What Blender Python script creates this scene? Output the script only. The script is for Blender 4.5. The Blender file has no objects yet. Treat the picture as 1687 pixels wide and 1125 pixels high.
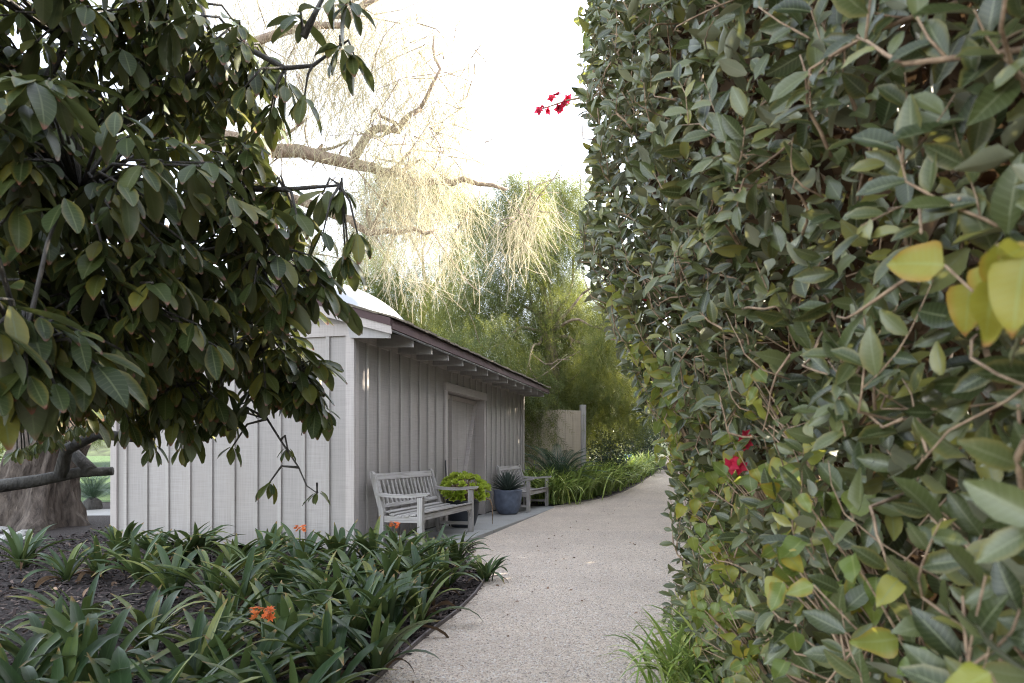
import bpy, bmesh, math, random
import numpy as np
from mathutils import Vector, Matrix, noise
random.seed(7); rng = np.random.default_rng(11)
R = math.radians
scn = bpy.context.scene
# ---------------------------------------------------------------- camera, sky, sun, exposure
CAMZ = 1.17; FPX = 1125.0; HZ = 750.0; CX = 843.5
cam_d = bpy.data.cameras.new('camera'); cam = bpy.data.objects.new('camera', cam_d)
scn.collection.objects.link(cam); scn.camera = cam
cam.location = (0, 0, CAMZ); cam.rotation_euler = (R(90), 0, 0)
cam_d.sensor_width = 36; cam_d.lens = 24.0; cam_d.shift_y = (HZ - 562.5) / 1687
cam_d.clip_start = 0.05; cam_d.clip_end = 600
cam_d.dof.use_dof = True; cam_d.dof.focus_distance = 7.0; cam_d.dof.aperture_fstop = 4.5
SUN_EL, SUN_AZ = 27.0, 62.0            # azimuth from +Y towards +X
w = bpy.data.worlds.new('World'); scn.world = w; w.use_nodes = True
nt = w.node_tree; bg = nt.nodes['Background']
sky = nt.nodes.new('ShaderNodeTexSky'); sky.sky_type = 'NISHITA'; sky.sun_disc = False
sky.sun_elevation = R(SUN_EL); sky.sun_rotation = R(SUN_AZ); sky.air_density = 1.0; sky.dust_density = 1.0; sky.ozone_density = 1.0
hs = nt.nodes.new('ShaderNodeHueSaturation'); hs.inputs['Saturation'].default_value = .38      # thin white haze over the whole sky
nt.links.new(sky.outputs[0], hs.inputs['Color']); nt.links.new(hs.outputs[0], bg.inputs[0]); bg.inputs[1].default_value = 0.15
sd = bpy.data.lights.new('sun', 'SUN'); sd.energy = 4.5; sd.angle = R(0.6); sd.color = (1.0, .90, .74)
so = bpy.data.objects.new('sun', sd); scn.collection.objects.link(so)
sv = Vector((math.sin(R(SUN_AZ)) * math.cos(R(SUN_EL)), math.cos(R(SUN_AZ)) * math.cos(R(SUN_EL)), math.sin(R(SUN_EL))))
so.rotation_euler = sv.to_track_quat('Z', 'Y').to_euler()
scn.view_settings.view_transform = 'Standard'; scn.view_settings.look = 'None'
scn.view_settings.exposure = 2.8; scn.view_settings.gamma = 1.0
scn.cycles.max_bounces = 7; scn.cycles.diffuse_bounces = 3; scn.cycles.glossy_bounces = 2
scn.cycles.transmission_bounces = 3; scn.cycles.transparent_max_bounces = 4
scn.cycles.sample_clamp_indirect = 4; scn.cycles.use_denoising = True; scn.cycles.denoiser = 'OPENIMAGEDENOISE'; scn.cycles.denoising_prefilter = 'NONE'; scn.cycles.denoising_input_passes = 'RGB_ALBEDO_NORMAL'; scn.cycles.filter_width = 1.1; scn.cycles.use_adaptive_sampling = False

# ---------------------------------------------------------------- helpers
C = scn.collection
def P(px, py, Y): return Vector(((px - CX) / FPX * Y, Y, CAMZ - (py - HZ) / FPX * Y))
def ground(Y):
    if Y < 9: return 0.0
    if Y < 14.5: return .07 * (Y - 9) / 5.5
    if Y < 40: return .07 + .042 * (Y - 14.5)
    return 1.14
def G(px, py):                       # pixel on the ground -> world
    Y = 6.0
    for _ in range(60):
        Y = .5 * Y + .5 * FPX * (CAMZ - ground(Y)) / max(py - HZ, 8)
    return Vector(((px - CX) / FPX * Y, Y, ground(Y)))
def unit(v):
    v = np.asarray(v, float); return v / (np.linalg.norm(v, axis=-1, keepdims=True) + 1e-9)
def tag(o, label=None, cat=None, group=None, kind=None):
    if label: o['label'] = label
    if cat: o['category'] = cat
    if group: o['group'] = group
    if kind: o['kind'] = kind
    return o
def empty(name, loc=(0, 0, 0), rz=0.0):
    o = bpy.data.objects.new(name, None); C.objects.link(o); o.location = loc; o.rotation_euler = (0, 0, rz)
    o.empty_display_size = .1; return o
def link(name, me, parent=None, mat=None):
    if mat is not None and len(me.materials) == 0: me.materials.append(mat)
    o = bpy.data.objects.new(name, me); C.objects.link(o); o.parent = parent; return o
class MB:
    def __init__(s): s.V = []; s.F = []
    def add(s, V, F):
        b = len(s.V); s.V.extend([tuple(v) for v in V]); s.F.extend([tuple(i + b for i in f) for f in F]); return s
    def box(s, lo, hi):
        x0, y0, z0 = lo; x1, y1, z1 = hi
        return s.add([(x0,y0,z0),(x1,y0,z0),(x1,y1,z0),(x0,y1,z0),(x0,y0,z1),(x1,y0,z1),(x1,y1,z1),(x0,y1,z1)],
                     [(0,3,2,1),(4,5,6,7),(0,1,5,4),(1,2,6,5),(2,3,7,6),(3,0,4,7)])
    def beam(s, p0, p1, wd, ht, up=(0, 0, 1)):      # box from p0 to p1, wd across, ht along up
        p0, p1, up = Vector(p0), Vector(p1), Vector(up); d = (p1 - p0).normalized()
        sd = d.cross(up).normalized(); u = sd.cross(d)
        V = [p + sd * a * wd / 2 + u * b * ht / 2 for p in (p0, p1) for a, b in ((-1,-1),(1,-1),(1,1),(-1,1))]
        return s.add(V, [(0,1,2,3)[::-1],(4,5,6,7),(0,1,5,4),(1,2,6,5),(2,3,7,6),(3,0,4,7)])
    def tube(s, pts, rad, n=6):
        pts = [Vector(p) for p in pts]; V = []; F = []
        prev = None
        for i, p in enumerate(pts):
            d = (pts[min(i + 1, len(pts) - 1)] - pts[max(i - 1, 0)]).normalized()
            a = Vector((0, 0, 1)) if abs(d.z) < .9 else Vector((1, 0, 0))
            if prev is None: sx = d.cross(a).normalized()
            else: sx = (prev - d * prev.dot(d)).normalized()
            prev = sx; sy = d.cross(sx)
            r = rad[i] if hasattr(rad, '__len__') else rad
            for k in range(n):
                t = 2 * math.pi * k / n; V.append(p + (sx * math.cos(t) + sy * math.sin(t)) * r)
        for i in range(len(pts) - 1):
            for k in range(n):
                a, b = i * n + k, i * n + (k + 1) % n; F.append((a, b, b + n, a + n))
        F.append(tuple(range(n))[::-1]); F.append(tuple(range((len(pts) - 1) * n, len(pts) * n)))
        return s.add(V, F)
    def lathe(s, prof, n=32, c=(0, 0, 0)):
        V = []; F = []
        for r, z in prof:
            for k in range(n):
                t = 2 * math.pi * k / n; V.append((c[0] + r * math.cos(t), c[1] + r * math.sin(t), c[2] + z))
        for i in range(len(prof) - 1):
            for k in range(n):
                a, b = i * n + k, i * n + (k + 1) % n; F.append((a, b, b + n, a + n))
        return s.add(V, F)
    def build(s, name, mat, parent=None, smooth=False, bevel=0.0):
        me = bpy.data.meshes.new(name); me.from_pydata(s.V, [], s.F); me.validate()
        if bevel:
            bm = bmesh.new(); bm.from_mesh(me)
            bmesh.ops.bevel(bm, geom=bm.edges[:], offset=bevel, segments=1, affect='EDGES', clamp_overlap=True)
            bm.to_mesh(me); bm.free()
        if smooth:
            me.polygons.foreach_set('use_smooth', [True] * len(me.polygons))
        me.update(); return link(name, me, parent, mat)

# leaf templates: verts (x across, y along, z normal), quads, uv (u -1..1 across, v 0..1 along)
def leaf_tpl(L, W, seg=6, curve=.15, fold=.12, shape='ellipse', wave=0.0):
    V = []; U = []; F = []
    for i in range(seg + 1):
        v = i / seg
        if shape == 'ellipse': h = math.sin(math.pi * min(.985, v * .96 + .03)) ** .75
        elif shape == 'obov': h = (math.sin(math.pi * min(.98, (v ** 1.25) * .93 + .03))) ** .8
        elif shape == 'ovate': h = (math.sin(math.pi * min(.99, (v ** .72) * .98 + .015))) ** .9
        elif shape == 'strap': h = min(1, .62 + v * .9) * (1 - max(0, (v - .72) / .28) ** 2.2 * .93)
        elif shape == 'heart': h = (math.sin(math.pi * min(.995, (v ** .55) * .99 + .005))) ** .8
        z = -curve * L * v * v
        for u in (-1, 0, 1):
            zz = z + abs(u) * fold * W * h + wave * W * math.sin(v * 9 + u) * abs(u)
            V.append((u * W / 2 * h, L * v, zz)); U.append((u, v))
        if i:
            a = (i - 1) * 3; F += [(a, a + 1, a + 4, a + 3), (a + 1, a + 2, a + 5, a + 4)]
    return np.array(V), np.array(F), np.array(U)
def strap_tpl(L, W, a0, a1, seg=9, fold=.25, twist=0.0):
    """strap leaf that starts at angle a0 from vertical and bends to a1; leans towards +y"""
    V = []; U = []; F = []; y = z = 0.0
    for i in range(seg + 1):
        v = i / seg; a = a0 + (a1 - a0) * v ** 1.6
        if i: y += math.sin(a) * L / seg; z += math.cos(a) * L / seg
        h = min(1, .6 + v * 1.2) * (1 - max(0, (v - .6) / .4) ** 2 * .94)
        nx, ny, nz = 0, -math.cos(a), math.sin(a)
        tw = twist * v
        for u in (-1, 0, 1):
            o = u * W / 2 * h; l = abs(u) * fold * W * h
            V.append((o * math.cos(tw), y + ny * (l + o * math.sin(tw)), z + nz * (l + o * math.sin(tw)))); U.append((u, v))
        if i:
            b = (i - 1) * 3; F += [(b, b + 1, b + 4, b + 3), (b + 1, b + 2, b + 5, b + 4)]
    return np.array(V), np.array(F), np.array(U)
def merge_tpl(parts):
    V = []; F = []; U = []; b = 0
    for v, f, u in parts: V.append(v); F.append(f + b); U.append(u); b += len(v)
    return np.vstack(V), np.vstack(F), np.vstack(U)
def xf(t, M, loc=(0, 0, 0)): return (t[0] @ np.asarray(M, float).T + np.asarray(loc, float), t[1], t[2])
def rotz(a): c, s = math.cos(a), math.sin(a); return np.array([[c, -s, 0], [s, c, 0], [0, 0, 1.]])
def quad_mesh(name, V, F, U=None, tint=None, smooth=True):
    me = bpy.data.meshes.new(name); nv, nf = len(V), len(F)
    me.vertices.add(nv); me.vertices.foreach_set('co', np.ascontiguousarray(V, dtype=np.float32).ravel())
    me.loops.add(nf * 4); me.loops.foreach_set('vertex_index', np.ascontiguousarray(F, dtype=np.int32).ravel())
    me.polygons.add(nf); me.polygons.foreach_set('loop_start', np.arange(0, nf * 4, 4, dtype=np.int32))
    if smooth: me.polygons.foreach_set('use_smooth', np.ones(nf, dtype=bool))
    me.update(calc_edges=True)
    if U is not None:
        l = me.uv_layers.new(name='UVMap'); l.data.foreach_set('uv', np.ascontiguousarray(U[F.ravel()], dtype=np.float32).ravel())
    if tint is not None:
        a = me.attributes.new('tint', 'FLOAT', 'POINT'); a.data.foreach_set('value', np.ascontiguousarray(tint, dtype=np.float32))
    return me
def frames(d, n):                    # (N,3) leaf axis and normal hint -> (N,3,3) with columns x,y,z
    d = unit(d); x = unit(np.cross(d, n)); z = np.cross(x, d); return np.stack([x, d, z], axis=2)
def cloud(name, tpl, M, loc, scale, tint, mat, parent=None, kind=None):
    V, F, U = tpl; N = len(loc); n = len(V)
    W = np.einsum('nij,kj->nki', M, V) * np.asarray(scale).reshape(-1, 1, 1) + np.asarray(loc)[:, None, :]
    FF = (F[None] + (np.arange(N) * n)[:, None, None]).reshape(-1, 4)
    o = link(name, quad_mesh(name, W.reshape(-1, 3), FF, np.tile(U, (N, 1)), np.repeat(tint, n)), parent, mat)
    if kind: o['kind'] = kind
    return o
def tpl_mesh(name, t, mat):
    me = quad_mesh(name, t[0], t[1], t[2]); me.materials.append(mat); return me
def put(name, me, M3, loc, s, parent):
    o = bpy.data.objects.new(name, me); C.objects.link(o); o.parent = parent
    m = Matrix(np.asarray(M3).tolist()).to_4x4() @ Matrix.Scale(float(s), 4); m.translation = Vector([float(q) for q in loc])
    o.matrix_local = m; return o

# ---------------------------------------------------------------- materials
class NT:
    def __init__(s, name):
        s.m = bpy.data.materials.new(name); s.m.use_nodes = True; s.t = s.m.node_tree; s.N = s.t.nodes
        s.b = s.N['Principled BSDF']; s.out = s.N['Material Output']
    def n(s, ty, **kw):
        x = s.N.new('ShaderNode' + ty)
        for k, v in kw.items(): setattr(x, k, v)
        return x
    def l(s, a, b): s.t.links.new(a, b)
    def val(s, sock, v):
        if hasattr(v, 'is_output') or hasattr(v, 'links'): s.l(v, sock)
        else: sock.default_value = v
    def math(s, op, a, b=0.0, clamp=False):
        x = s.n('Math', operation=op, use_clamp=clamp); s.val(x.inputs[0], a); s.val(x.inputs[1], b); return x.outputs[0]
    def mix(s, f, a, b, mode='MIX'):
        x = s.n('MixRGB', blend_type=mode); s.val(x.inputs[0], f)
        for i, c in ((1, a), (2, b)):
            if isinstance(c, tuple): x.inputs[i].default_value = (*c, 1) if len(c) == 3 else c
            else: s.l(c, x.inputs[i])
        return x.outputs[0]
    def coord(s, kind='Object', scale=(1, 1, 1)):
        c = s.n('TexCoord'); mp = s.n('Mapping'); mp.inputs['Scale'].default_value = scale; s.l(c.outputs[kind], mp.inputs[0]); return mp.outputs[0]
    def noise(s, vec, scale, detail=4, rough=.55):
        x = s.n('TexNoise'); s.l(vec, x.inputs['Vector']); x.inputs['Scale'].default_value = scale
        x.inputs['Detail'].default_value = detail; x.inputs['Roughness'].default_value = rough; return x.outputs[0]
    def ramp(s, f, stops):
        x = s.n('ValToRGB'); s.l(f, x.inputs[0]); e = x.color_ramp.elements
        while len(e) < len(stops): e.new(.5)
        for i, (p, c) in enumerate(stops): e[i].position = p; e[i].color = (*c, 1) if isinstance(c, tuple) else (c, c, c, 1)
        return x.outputs[0]
    def bump(s, h, strength=.3, dist=.01):
        x = s.n('Bump'); x.inputs['Strength'].default_value = strength; x.inputs['Distance'].default_value = dist
        s.l(h, x.inputs['Height']); s.l(x.outputs[0], s.b.inputs['Normal'])
    def rough(s, v): s.val(s.b.inputs['Roughness'], v)
    def col(s, c):
        if isinstance(c, tuple): s.b.inputs['Base Color'].default_value = (*c, 1)
        else: s.l(c, s.b.inputs['Base Color'])
def leaf_mat(name, stops, back, vein=None, tip=None, edge=None, rough=.45, trans=.25, tcol=None, spec=.5):
    k = NT(name); oi = k.n('ObjectInfo'); at = k.n('Attribute', attribute_name='tint')
    r = k.math('FRACT', k.math('ADD', oi.outputs['Random'], at.outputs['Fac']))
    c = k.ramp(r, stops)
    uv = k.n('UVMap'); sp = k.n('SeparateXYZ'); k.l(uv.outputs[0], sp.inputs[0])
    au = k.math('ABSOLUTE', sp.outputs[0]); v = sp.outputs[1]
    nz = k.noise(k.coord('Object'), 30, 3)
    c = k.mix(k.math('MULTIPLY', k.math('SUBTRACT', nz, .4, True), .7), c, stops[0][1])
    if vein:
        side = k.math('SINE', k.math('MULTIPLY', k.math('SUBTRACT', v, k.math('MULTIPLY', au, .13)), 62.0))
        sv_ = k.math('MULTIPLY', k.math('GREATER_THAN', side, .86), .28)
        c = k.mix(k.math('MAXIMUM', k.math('MULTIPLY', k.math('LESS_THAN', au, .075), .75), sv_), c, vein)
    if edge:
        f = k.math('MULTIPLY', k.math('SUBTRACT', au, .55, True), k.math('MULTIPLY', k.math('GREATER_THAN', k.math('FRACT', k.math('MULTIPLY', r, 7.3)), .55), 1.3), True)
        c = k.mix(f, c, edge)
    if tip:
        f = k.math('MULTIPLY', k.math('SUBTRACT', k.math('ADD', v, k.math('MULTIPLY', nz, .16)), .97, True), 12.0, True)
        f = k.math('MULTIPLY', f, k.math('GREATER_THAN', k.math('FRACT', k.math('MULTIPLY', r, 5.7)), .3))
        c = k.mix(f, c, tip)
    ge = k.n('NewGeometry'); cb = k.mix(ge.outputs['Backfacing'], c, k.mix(.65, c, back))
    k.col(cb); k.rough(rough); k.b.inputs['Specular IOR Level'].default_value = spec
    tr = k.n('BsdfTranslucent'); tc = k.mix(.5, cb, tcol or stops[-1][1]); k.l(tc, tr.inputs[0])
    mx = k.n('MixShader'); mx.inputs[0].default_value = trans
    k.l(k.b.outputs[0], mx.inputs[1]); k.l(tr.outputs[0], mx.inputs[2]); k.l(mx.outputs[0], k.out.inputs[0]); return k.m
def bark_mat(name, a, b, sc=14, stretch=(1, 1, .25), st=.6):
    k = NT(name); v = k.coord('Object', stretch); n = k.noise(v, sc, 6, .65); k.col(k.ramp(n, [(.3, a), (.7, b)])); k.rough(.9); k.bump(n, st, .06); return k.m
def plain(name, c, rough=.6, metal=0.0, var=.15, sc=20):
    k = NT(name); n = k.noise(k.coord('Object'), sc, 4); d = tuple(x * (1 - var) for x in c); e = tuple(min(1, x * (1 + var)) for x in c)
    k.col(k.ramp(n, [(.3, d), (.7, e)])); k.rough(rough); k.b.inputs['Metallic'].default_value = metal; return k.m
def board_mat(name, c, saw=.5):
    k = NT(name); oi = k.n('ObjectInfo')
    g = k.noise(k.coord('Object', (70, 70, 2.2)), 1.0, 5, .6)          # vertical grain
    h = k.noise(k.coord('Object', (3, 3, 95)), 1.0, 3, .6)              # resawn cross marks
    big = k.noise(k.coord('Object', (1, 1, .5)), 1.7, 4)
    t = k.math('ADD', k.math('MULTIPLY', g, .55), k.math('MULTIPLY', h, .45))
    cc = k.ramp(t, [(.3, tuple(x * .74 for x in c)), (.5, c), (.72, tuple(min(1, x * 1.2) for x in c))])
    cc = k.mix(k.math('MULTIPLY', k.math('SUBTRACT', big, .42, True), 1.1), cc, tuple(x * y for x, y in zip(c, (.72, .68, .62))))
    cc = k.mix(k.math('MULTIPLY', oi.outputs['Random'], .42), cc, tuple(x * .7 for x in c))
    # splash dirt near the bottom of the boards
    k.col(cc); k.rough(.82); k.bump(t, .45, .006); return k.m
def gray_wood(name, axis):
    k = NT(name); sc = {'x': (2, 60, 60), 'y': (60, 2, 60), 'z': (60, 60, 2)}[axis]
    g = k.noise(k.coord('Object', sc), 1.0, 5, .65); b = k.noise(k.coord('Object'), 6, 4); oi = k.n('ObjectInfo')
    c = k.ramp(g, [(.28, (.16, .145, .135)), (.5, (.37, .345, .33)), (.75, (.52, .49, .47))])
    c = k.mix(k.math('MULTIPLY', k.math('SUBTRACT', b, .5, True), 1.6), c, (.25, .25, .15))
    c = k.mix(k.math('MULTIPLY', oi.outputs['Random'], .35), c, (.27, .25, .24))
    k.col(c); k.rough(.85); k.bump(g, .5, .004); return k.m
M = {}
M['board'] = board_mat('painted_board', (.345, .315, .295))
M['batten'] = board_mat('painted_batten', (.375, .345, .32))
M['trim'] = board_mat('painted_trim', (.43, .385, .36))
M['maroon'] = board_mat('maroon_fascia', (.075, .042, .042))
M['rafter'] = board_mat('rafter_paint', (.40, .38, .37))
M['soffit'] = plain('soffit', (.12, .105, .1), .9)
M['wx'] = gray_wood('weathered_wood_x', 'x'); M['wy'] = gray_wood('weathered_wood_y', 'y'); M['wz'] = gray_wood('weathered_wood_z', 'z')
M['tanwood'] = board_mat('tan_plank', (.47, .39, .30))
M['shingle'] = plain('mossy_shingle', (.14, .115, .085), .95, 0, .5, 25)
M['dome'] = plain('white_dome', (.34, .35, .37), .35, 0, .03)
M['black'] = plain('black_plastic', (.015, .015, .016), .5)
M['bluetap'] = plain('blue_tap', (.03, .09, .35), .4)
M['metal'] = plain('grey_metal', (.35, .35, .36), .4, .8)
M['pot'] = plain('bluegrey_glaze', (.105, .125, .175), .55, 0, .3, 9)
M['darkpot'] = plain('dark_pot', (.035, .04, .052), .5, 0, .3, 12)
M['soil'] = plain('soil', (.035, .025, .018), .95, 0, .4, 50)
M['edging'] = plain('brown_edging', (.15, .125, .12), .8, 0, .2, 40)
M['stone'] = plain('pale_stone', (.36, .35, .33), .8, 0, .2, 12)
M['greystone'] = plain('grey_stone', (.26, .25, .25), .85, 0, .25, 10)
M['teal'] = plain('turquoise', (.05, .33, .40), .5)
M['bark'] = bark_mat('pepper_bark', (.03, .021, .017), (.17, .135, .11), 11, (1, 1, .28), 1.0)
M['limb'] = bark_mat('pale_limb_bark', (.12, .085, .06), (.40, .31, .24), 18)
M['darkbark'] = bark_mat('dark_smooth_bark', (.028, .026, .024), (.095, .088, .08), 22)
M['twig'] = bark_mat('hedge_twig', (.15, .095, .06), (.46, .33, .22), 40, (1, 1, 1), .2)
M['straw'] = leaf_mat('straw_strand', [(0, (.30, .265, .18)), (.6, (.42, .375, .26)), (1, (.30, .31, .17))], (.36, .33, .24), rough=.7, trans=.4, tcol=(.42, .38, .26))
M['pepper'] = leaf_mat('pepper_leaf', [(0, (.040, .072, .018)), (.5, (.078, .118, .028)), (1, (.16, .18, .042))], (.11, .14, .05), rough=.6, trans=.42, tcol=(.33, .33, .06))
M['magnolia'] = leaf_mat('glossy_tree_leaf', [(0, (.024, .038, .012)), (.45, (.042, .060, .017)), (.75, (.072, .088, .022)), (1, (.15, .14, .025))], (.07, .085, .045),
                         vein=(.12, .14, .06), tip=(.17, .075, .05), edge=(.17, .13, .02), rough=.42, trans=.16, tcol=(.16, .18, .03), spec=.28)
M['hedge'] = leaf_mat('hedge_leaf', [(0, (.022, .033, .010)), (.3, (.048, .064, .020)), (.6, (.082, .10, .034)), (.85, (.13, .148, .058)), (1, (.24, .225, .045))], (.28, .29, .21),
                      vein=(.17, .19, .10), edge=(.2, .17, .05), rough=.30, trans=.12, tcol=(.28, .26, .05), spec=.5)
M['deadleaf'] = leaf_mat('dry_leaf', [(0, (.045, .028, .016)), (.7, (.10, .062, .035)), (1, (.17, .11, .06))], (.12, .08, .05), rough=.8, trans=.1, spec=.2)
M['vine'] = leaf_mat('vine_leaf', [(0, (.08, .13, .028)), (.5, (.15, .20, .04)), (.8, (.27, .28, .05)), (1, (.42, .36, .05))], (.2, .25, .08),
                     vein=(.25, .29, .1), edge=(.38, .22, .03), rough=.42, trans=.35, tcol=(.42, .42, .06))
M['yellowleaf'] = leaf_mat('yellowing_leaf', [(0, (.22, .22, .03)), (.6, (.34, .30, .035)), (1, (.20, .24, .035))], (.3, .3, .08), vein=(.3, .33, .08), edge=(.42, .18, .03), tip=(.35, .15, .05), rough=.45, trans=.35, tcol=(.5, .45, .05))
M['red'] = leaf_mat('red_bract', [(0, (.42, .010, .035)), (1, (.60, .02, .07))], (.5, .03, .08), rough=.6, trans=.35)
M['clivia'] = leaf_mat('clivia_leaf', [(0, (.022, .045, .018)), (.5, (.042, .075, .025)), (.8, (.09, .125, .034)), (1, (.22, .22, .05))], (.06, .09, .04),
                       vein=(.06, .10, .04), tip=(.24, .15, .05), rough=.42, trans=.15, tcol=(.2, .26, .05), spec=.28)
M['aga'] = leaf_mat('agapanthus_leaf', [(0, (.12, .21, .04)), (.5, (.30, .39, .07)), (1, (.55, .57, .17))], (.14, .2, .07), vein=(.15, .22, .07), rough=.4, trans=.25, tcol=(.3, .36, .06))
M['orange'] = leaf_mat('orange_petal', [(0, (.7, .13, .03)), (1, (.8, .24, .06))], (.7, .25, .1), rough=.6, trans=.3)
M['blue'] = leaf_mat('blue_petal', [(0, (.12, .13, .6)), (1, (.2, .2, .7))], (.2, .2, .6), rough=.6, trans=.3)
M['cycad'] = leaf_mat('cycad_leaflet', [(0, (.022, .055, .030)), (.7, (.038, .08, .04)), (1, (.07, .11, .045))], (.06, .1, .06), rough=.35, trans=.12)
M['agave'] = leaf_mat('agave_leaf', [(0, (.03, .05, .04)), (1, (.075, .105, .08))], (.09, .12, .1), rough=.5, trans=.05)
M['aeonium'] = leaf_mat('aeonium_leaf', [(0, (.26, .36, .035)), (.6, (.40, .50, .05)), (1, (.52, .60, .10))], (.35, .42, .06), rough=.5, trans=.25, tcol=(.5, .55, .06))
M['darkshrub'] = leaf_mat('dark_shrub_leaf', [(0, (.018, .036, .024)), (1, (.05, .08, .05))], (.05, .08, .05), rough=.4, trans=.12)
def ground_mats():
    k = NT('mulch_soil'); v = k.coord('Object'); n1 = k.noise(v, 55, 6, .7); n2 = k.noise(v, 1.3, 4)
    c = k.ramp(n1, [(.32, (.012, .008, .007)), (.52, (.032, .023, .020)), (.75, (.075, .055, .048))])
    k.col(k.mix(k.math('MULTIPLY', n2, .4), c, (.045, .032, .03))); k.rough(.95); k.bump(n1, .9, .03); M['mulch'] = k.m
    k = NT('gravel'); v = k.coord('Object')
    vo = k.n('TexVoronoi'); k.l(v, vo.inputs['Vector']); vo.inputs['Scale'].default_value = 105
    n1 = k.noise(v, 160, 3); n2 = k.noise(v, .9, 5); n3 = k.noise(v, 7, 5)
    rr = k.n('SeparateColor'); k.l(vo.outputs['Color'], rr.inputs[0])
    c = k.ramp(rr.outputs[0], [(0, (.34, .26, .20)), (.35, (.62, .50, .40)), (.75, (.74, .62, .51)), (1, (.82, .73, .63))])
    c = k.mix(k.math('MULTIPLY', k.math('SUBTRACT', n2, .40, True), 1.8), c, (.47, .385, .32))
    c = k.mix(k.math('MULTIPLY', k.math('SUBTRACT', n3, .5, True), 1.2), c, (.40, .335, .29))
    k.col(c); k.rough(.95); h = k.math('ADD', k.math('MULTIPLY', vo.outputs['Distance'], -1.0), n1); k.bump(h, .8, .012); M['gravel'] = k.m
    k = NT('pebble'); oi = k.n('Attribute', attribute_name='tint')
    k.col(k.ramp(oi.outputs['Fac'], [(0, (.22, .18, .155)), (.4, (.50, .43, .38)), (.8, (.63, .56, .50)), (1, (.75, .70, .65))])); k.rough(.9); M['pebble'] = k.m
    k = NT('chip'); oi = k.n('Attribute', attribute_name='tint')
    k.col(k.ramp(oi.outputs['Fac'], [(0, (.014, .009, .008)), (.6, (.045, .030, .027)), (.9, (.10, .07, .06)), (1, (.22, .16, .13))])); k.rough(.95); M['chip'] = k.m
    k = NT('concrete'); v = k.coord('Object'); n1 = k.noise(v, 60, 5); n2 = k.noise(v, 2.2, 5)
    c = k.ramp(n1, [(.3, (.25, .245, .235)), (.7, (.36, .35, .34))])
    c = k.mix(k.math('MULTIPLY', k.math('SUBTRACT', n2, .42, True), 1.5), c, (.20, .20, .165)); k.col(c); k.rough(.88); k.bump(n1, .25, .004); M['concrete'] = k.m
    k = NT('lawn_green'); v = k.coord('Object'); n1 = k.noise(v, 60, 5); k.col(k.ramp(n1, [(.3, (.025, .055, .012)), (.7, (.05, .10, .02))])); k.rough(.9); k.bump(n1, .9, .05); M['lawn'] = k.m
ground_mats()

# ---------------------------------------------------------------- ground, path, slab
def sheet(name, xs_of_y, ys, dz, mat, nx=8):
    V = []; F = []
    for y in ys:
        a, b = xs_of_y(y)
        for i in range(nx + 1): V.append((a + (b - a) * i / nx, y, ground(y) + dz))
    for j in range(len(ys) - 1):
        for i in range(nx):
            p = j * (nx + 1) + i; F.append((p, p + 1, p + nx + 2, p + nx + 1))
    return tag(MB().add(V, F).build(name, mat), kind='structure')
ysg = [-60, -20, -5, 0, 3, 6, 9, 11, 13, 14.5, 16, 20, 25, 30, 40, 60, 120, 300]
sheet('ground', lambda y: (-300, 300), ysg, -.012, M['mulch'], 12)
LY = [(-6, -1.2), (0, -.97), (2.5, -.86), (3.5, -.716), (4.4, -.56), (5.06, -.41), (5.7, -.31), (6.42, -.25), (6.8, -.27), (7.15, -.42), (7.5, -.75), (7.73, -1.0),
      (14.8, .93), (15.3, 1.45), (16.5, 2.3), (18, 2.95), (20, 3.65), (23, 4.6), (26, 5.5), (27, 5.8)]
def pathL(y): return float(np.interp(y, [a for a, _ in LY], [b for _, b in LY]))
def pathR(y): return 1.6 if y < 4.5 else 1.6 + .29 * (y - 4.5)
ys = list(np.linspace(-6, 27, 133))
gp = sheet('gravel_path', lambda y: (pathL(y), pathR(y)), ys, 0.0, M['gravel'], 10)
def edging(name, pts, label):
    m = MB()
    for a, b in zip(pts[:-1], pts[1:]):
        m.beam((a[0], a[1], ground(a[1]) + .002), (b[0], b[1], ground(b[1]) + .002), .014, .05)
    return tag(m.build(name, M['edging']), label, 'edging')
edging('path_edging', [(pathL(y), y) for y in np.linspace(1.2, 7.5, 40)], 'thin brown edging strip between dark planting bed and gravel path')
edging('path_edging', [(pathL(y), y) for y in np.linspace(15.0, 26, 30)], 'low brown edging along the strap-leaved border past the shed')
ROT = math.atan2(-.2628, .9649); C0 = Vector((-1.856, 7.984, .07))
def SH(n, u, z=0.0):     # shed frame -> world
    return Vector((C0.x + .9649 * n + .2628 * u, C0.y - .2628 * n + .9649 * u, C0.z + z))
slab = MB()
for a, b in ((-.12, 2.46), (2.468, 5.0), (5.008, 7.6)): slab.box((.002, a, -.2), (.97, b, 0))
sl = slab.build('concrete_slab', M['concrete'], bevel=.008); sl.location = C0; sl.rotation_euler = (0, 0, ROT); tag(sl, kind='structure')
V = []; F = []
for j, (y, z) in enumerate(((42, 1.0), (46, 2.4), (54, 5.5), (70, 9.5), (110, 13))):
    for i in range(13): V.append((-150 + 25 * i, y + 1.5 * math.sin(i * 1.7), z + .5 * math.sin(i * 2.3 + j) * (j > 0)))
for j in range(4):
    for i in range(12): p = j * 13 + i; F.append((p, p + 1, p + 14, p + 13))
M['hill'] = plain('hill_scrub', (.045, .06, .025), .95, 0, .7, 1.5)
tag(MB().add(V, F).build('hillside', M['hill']), kind='structure')
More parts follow.
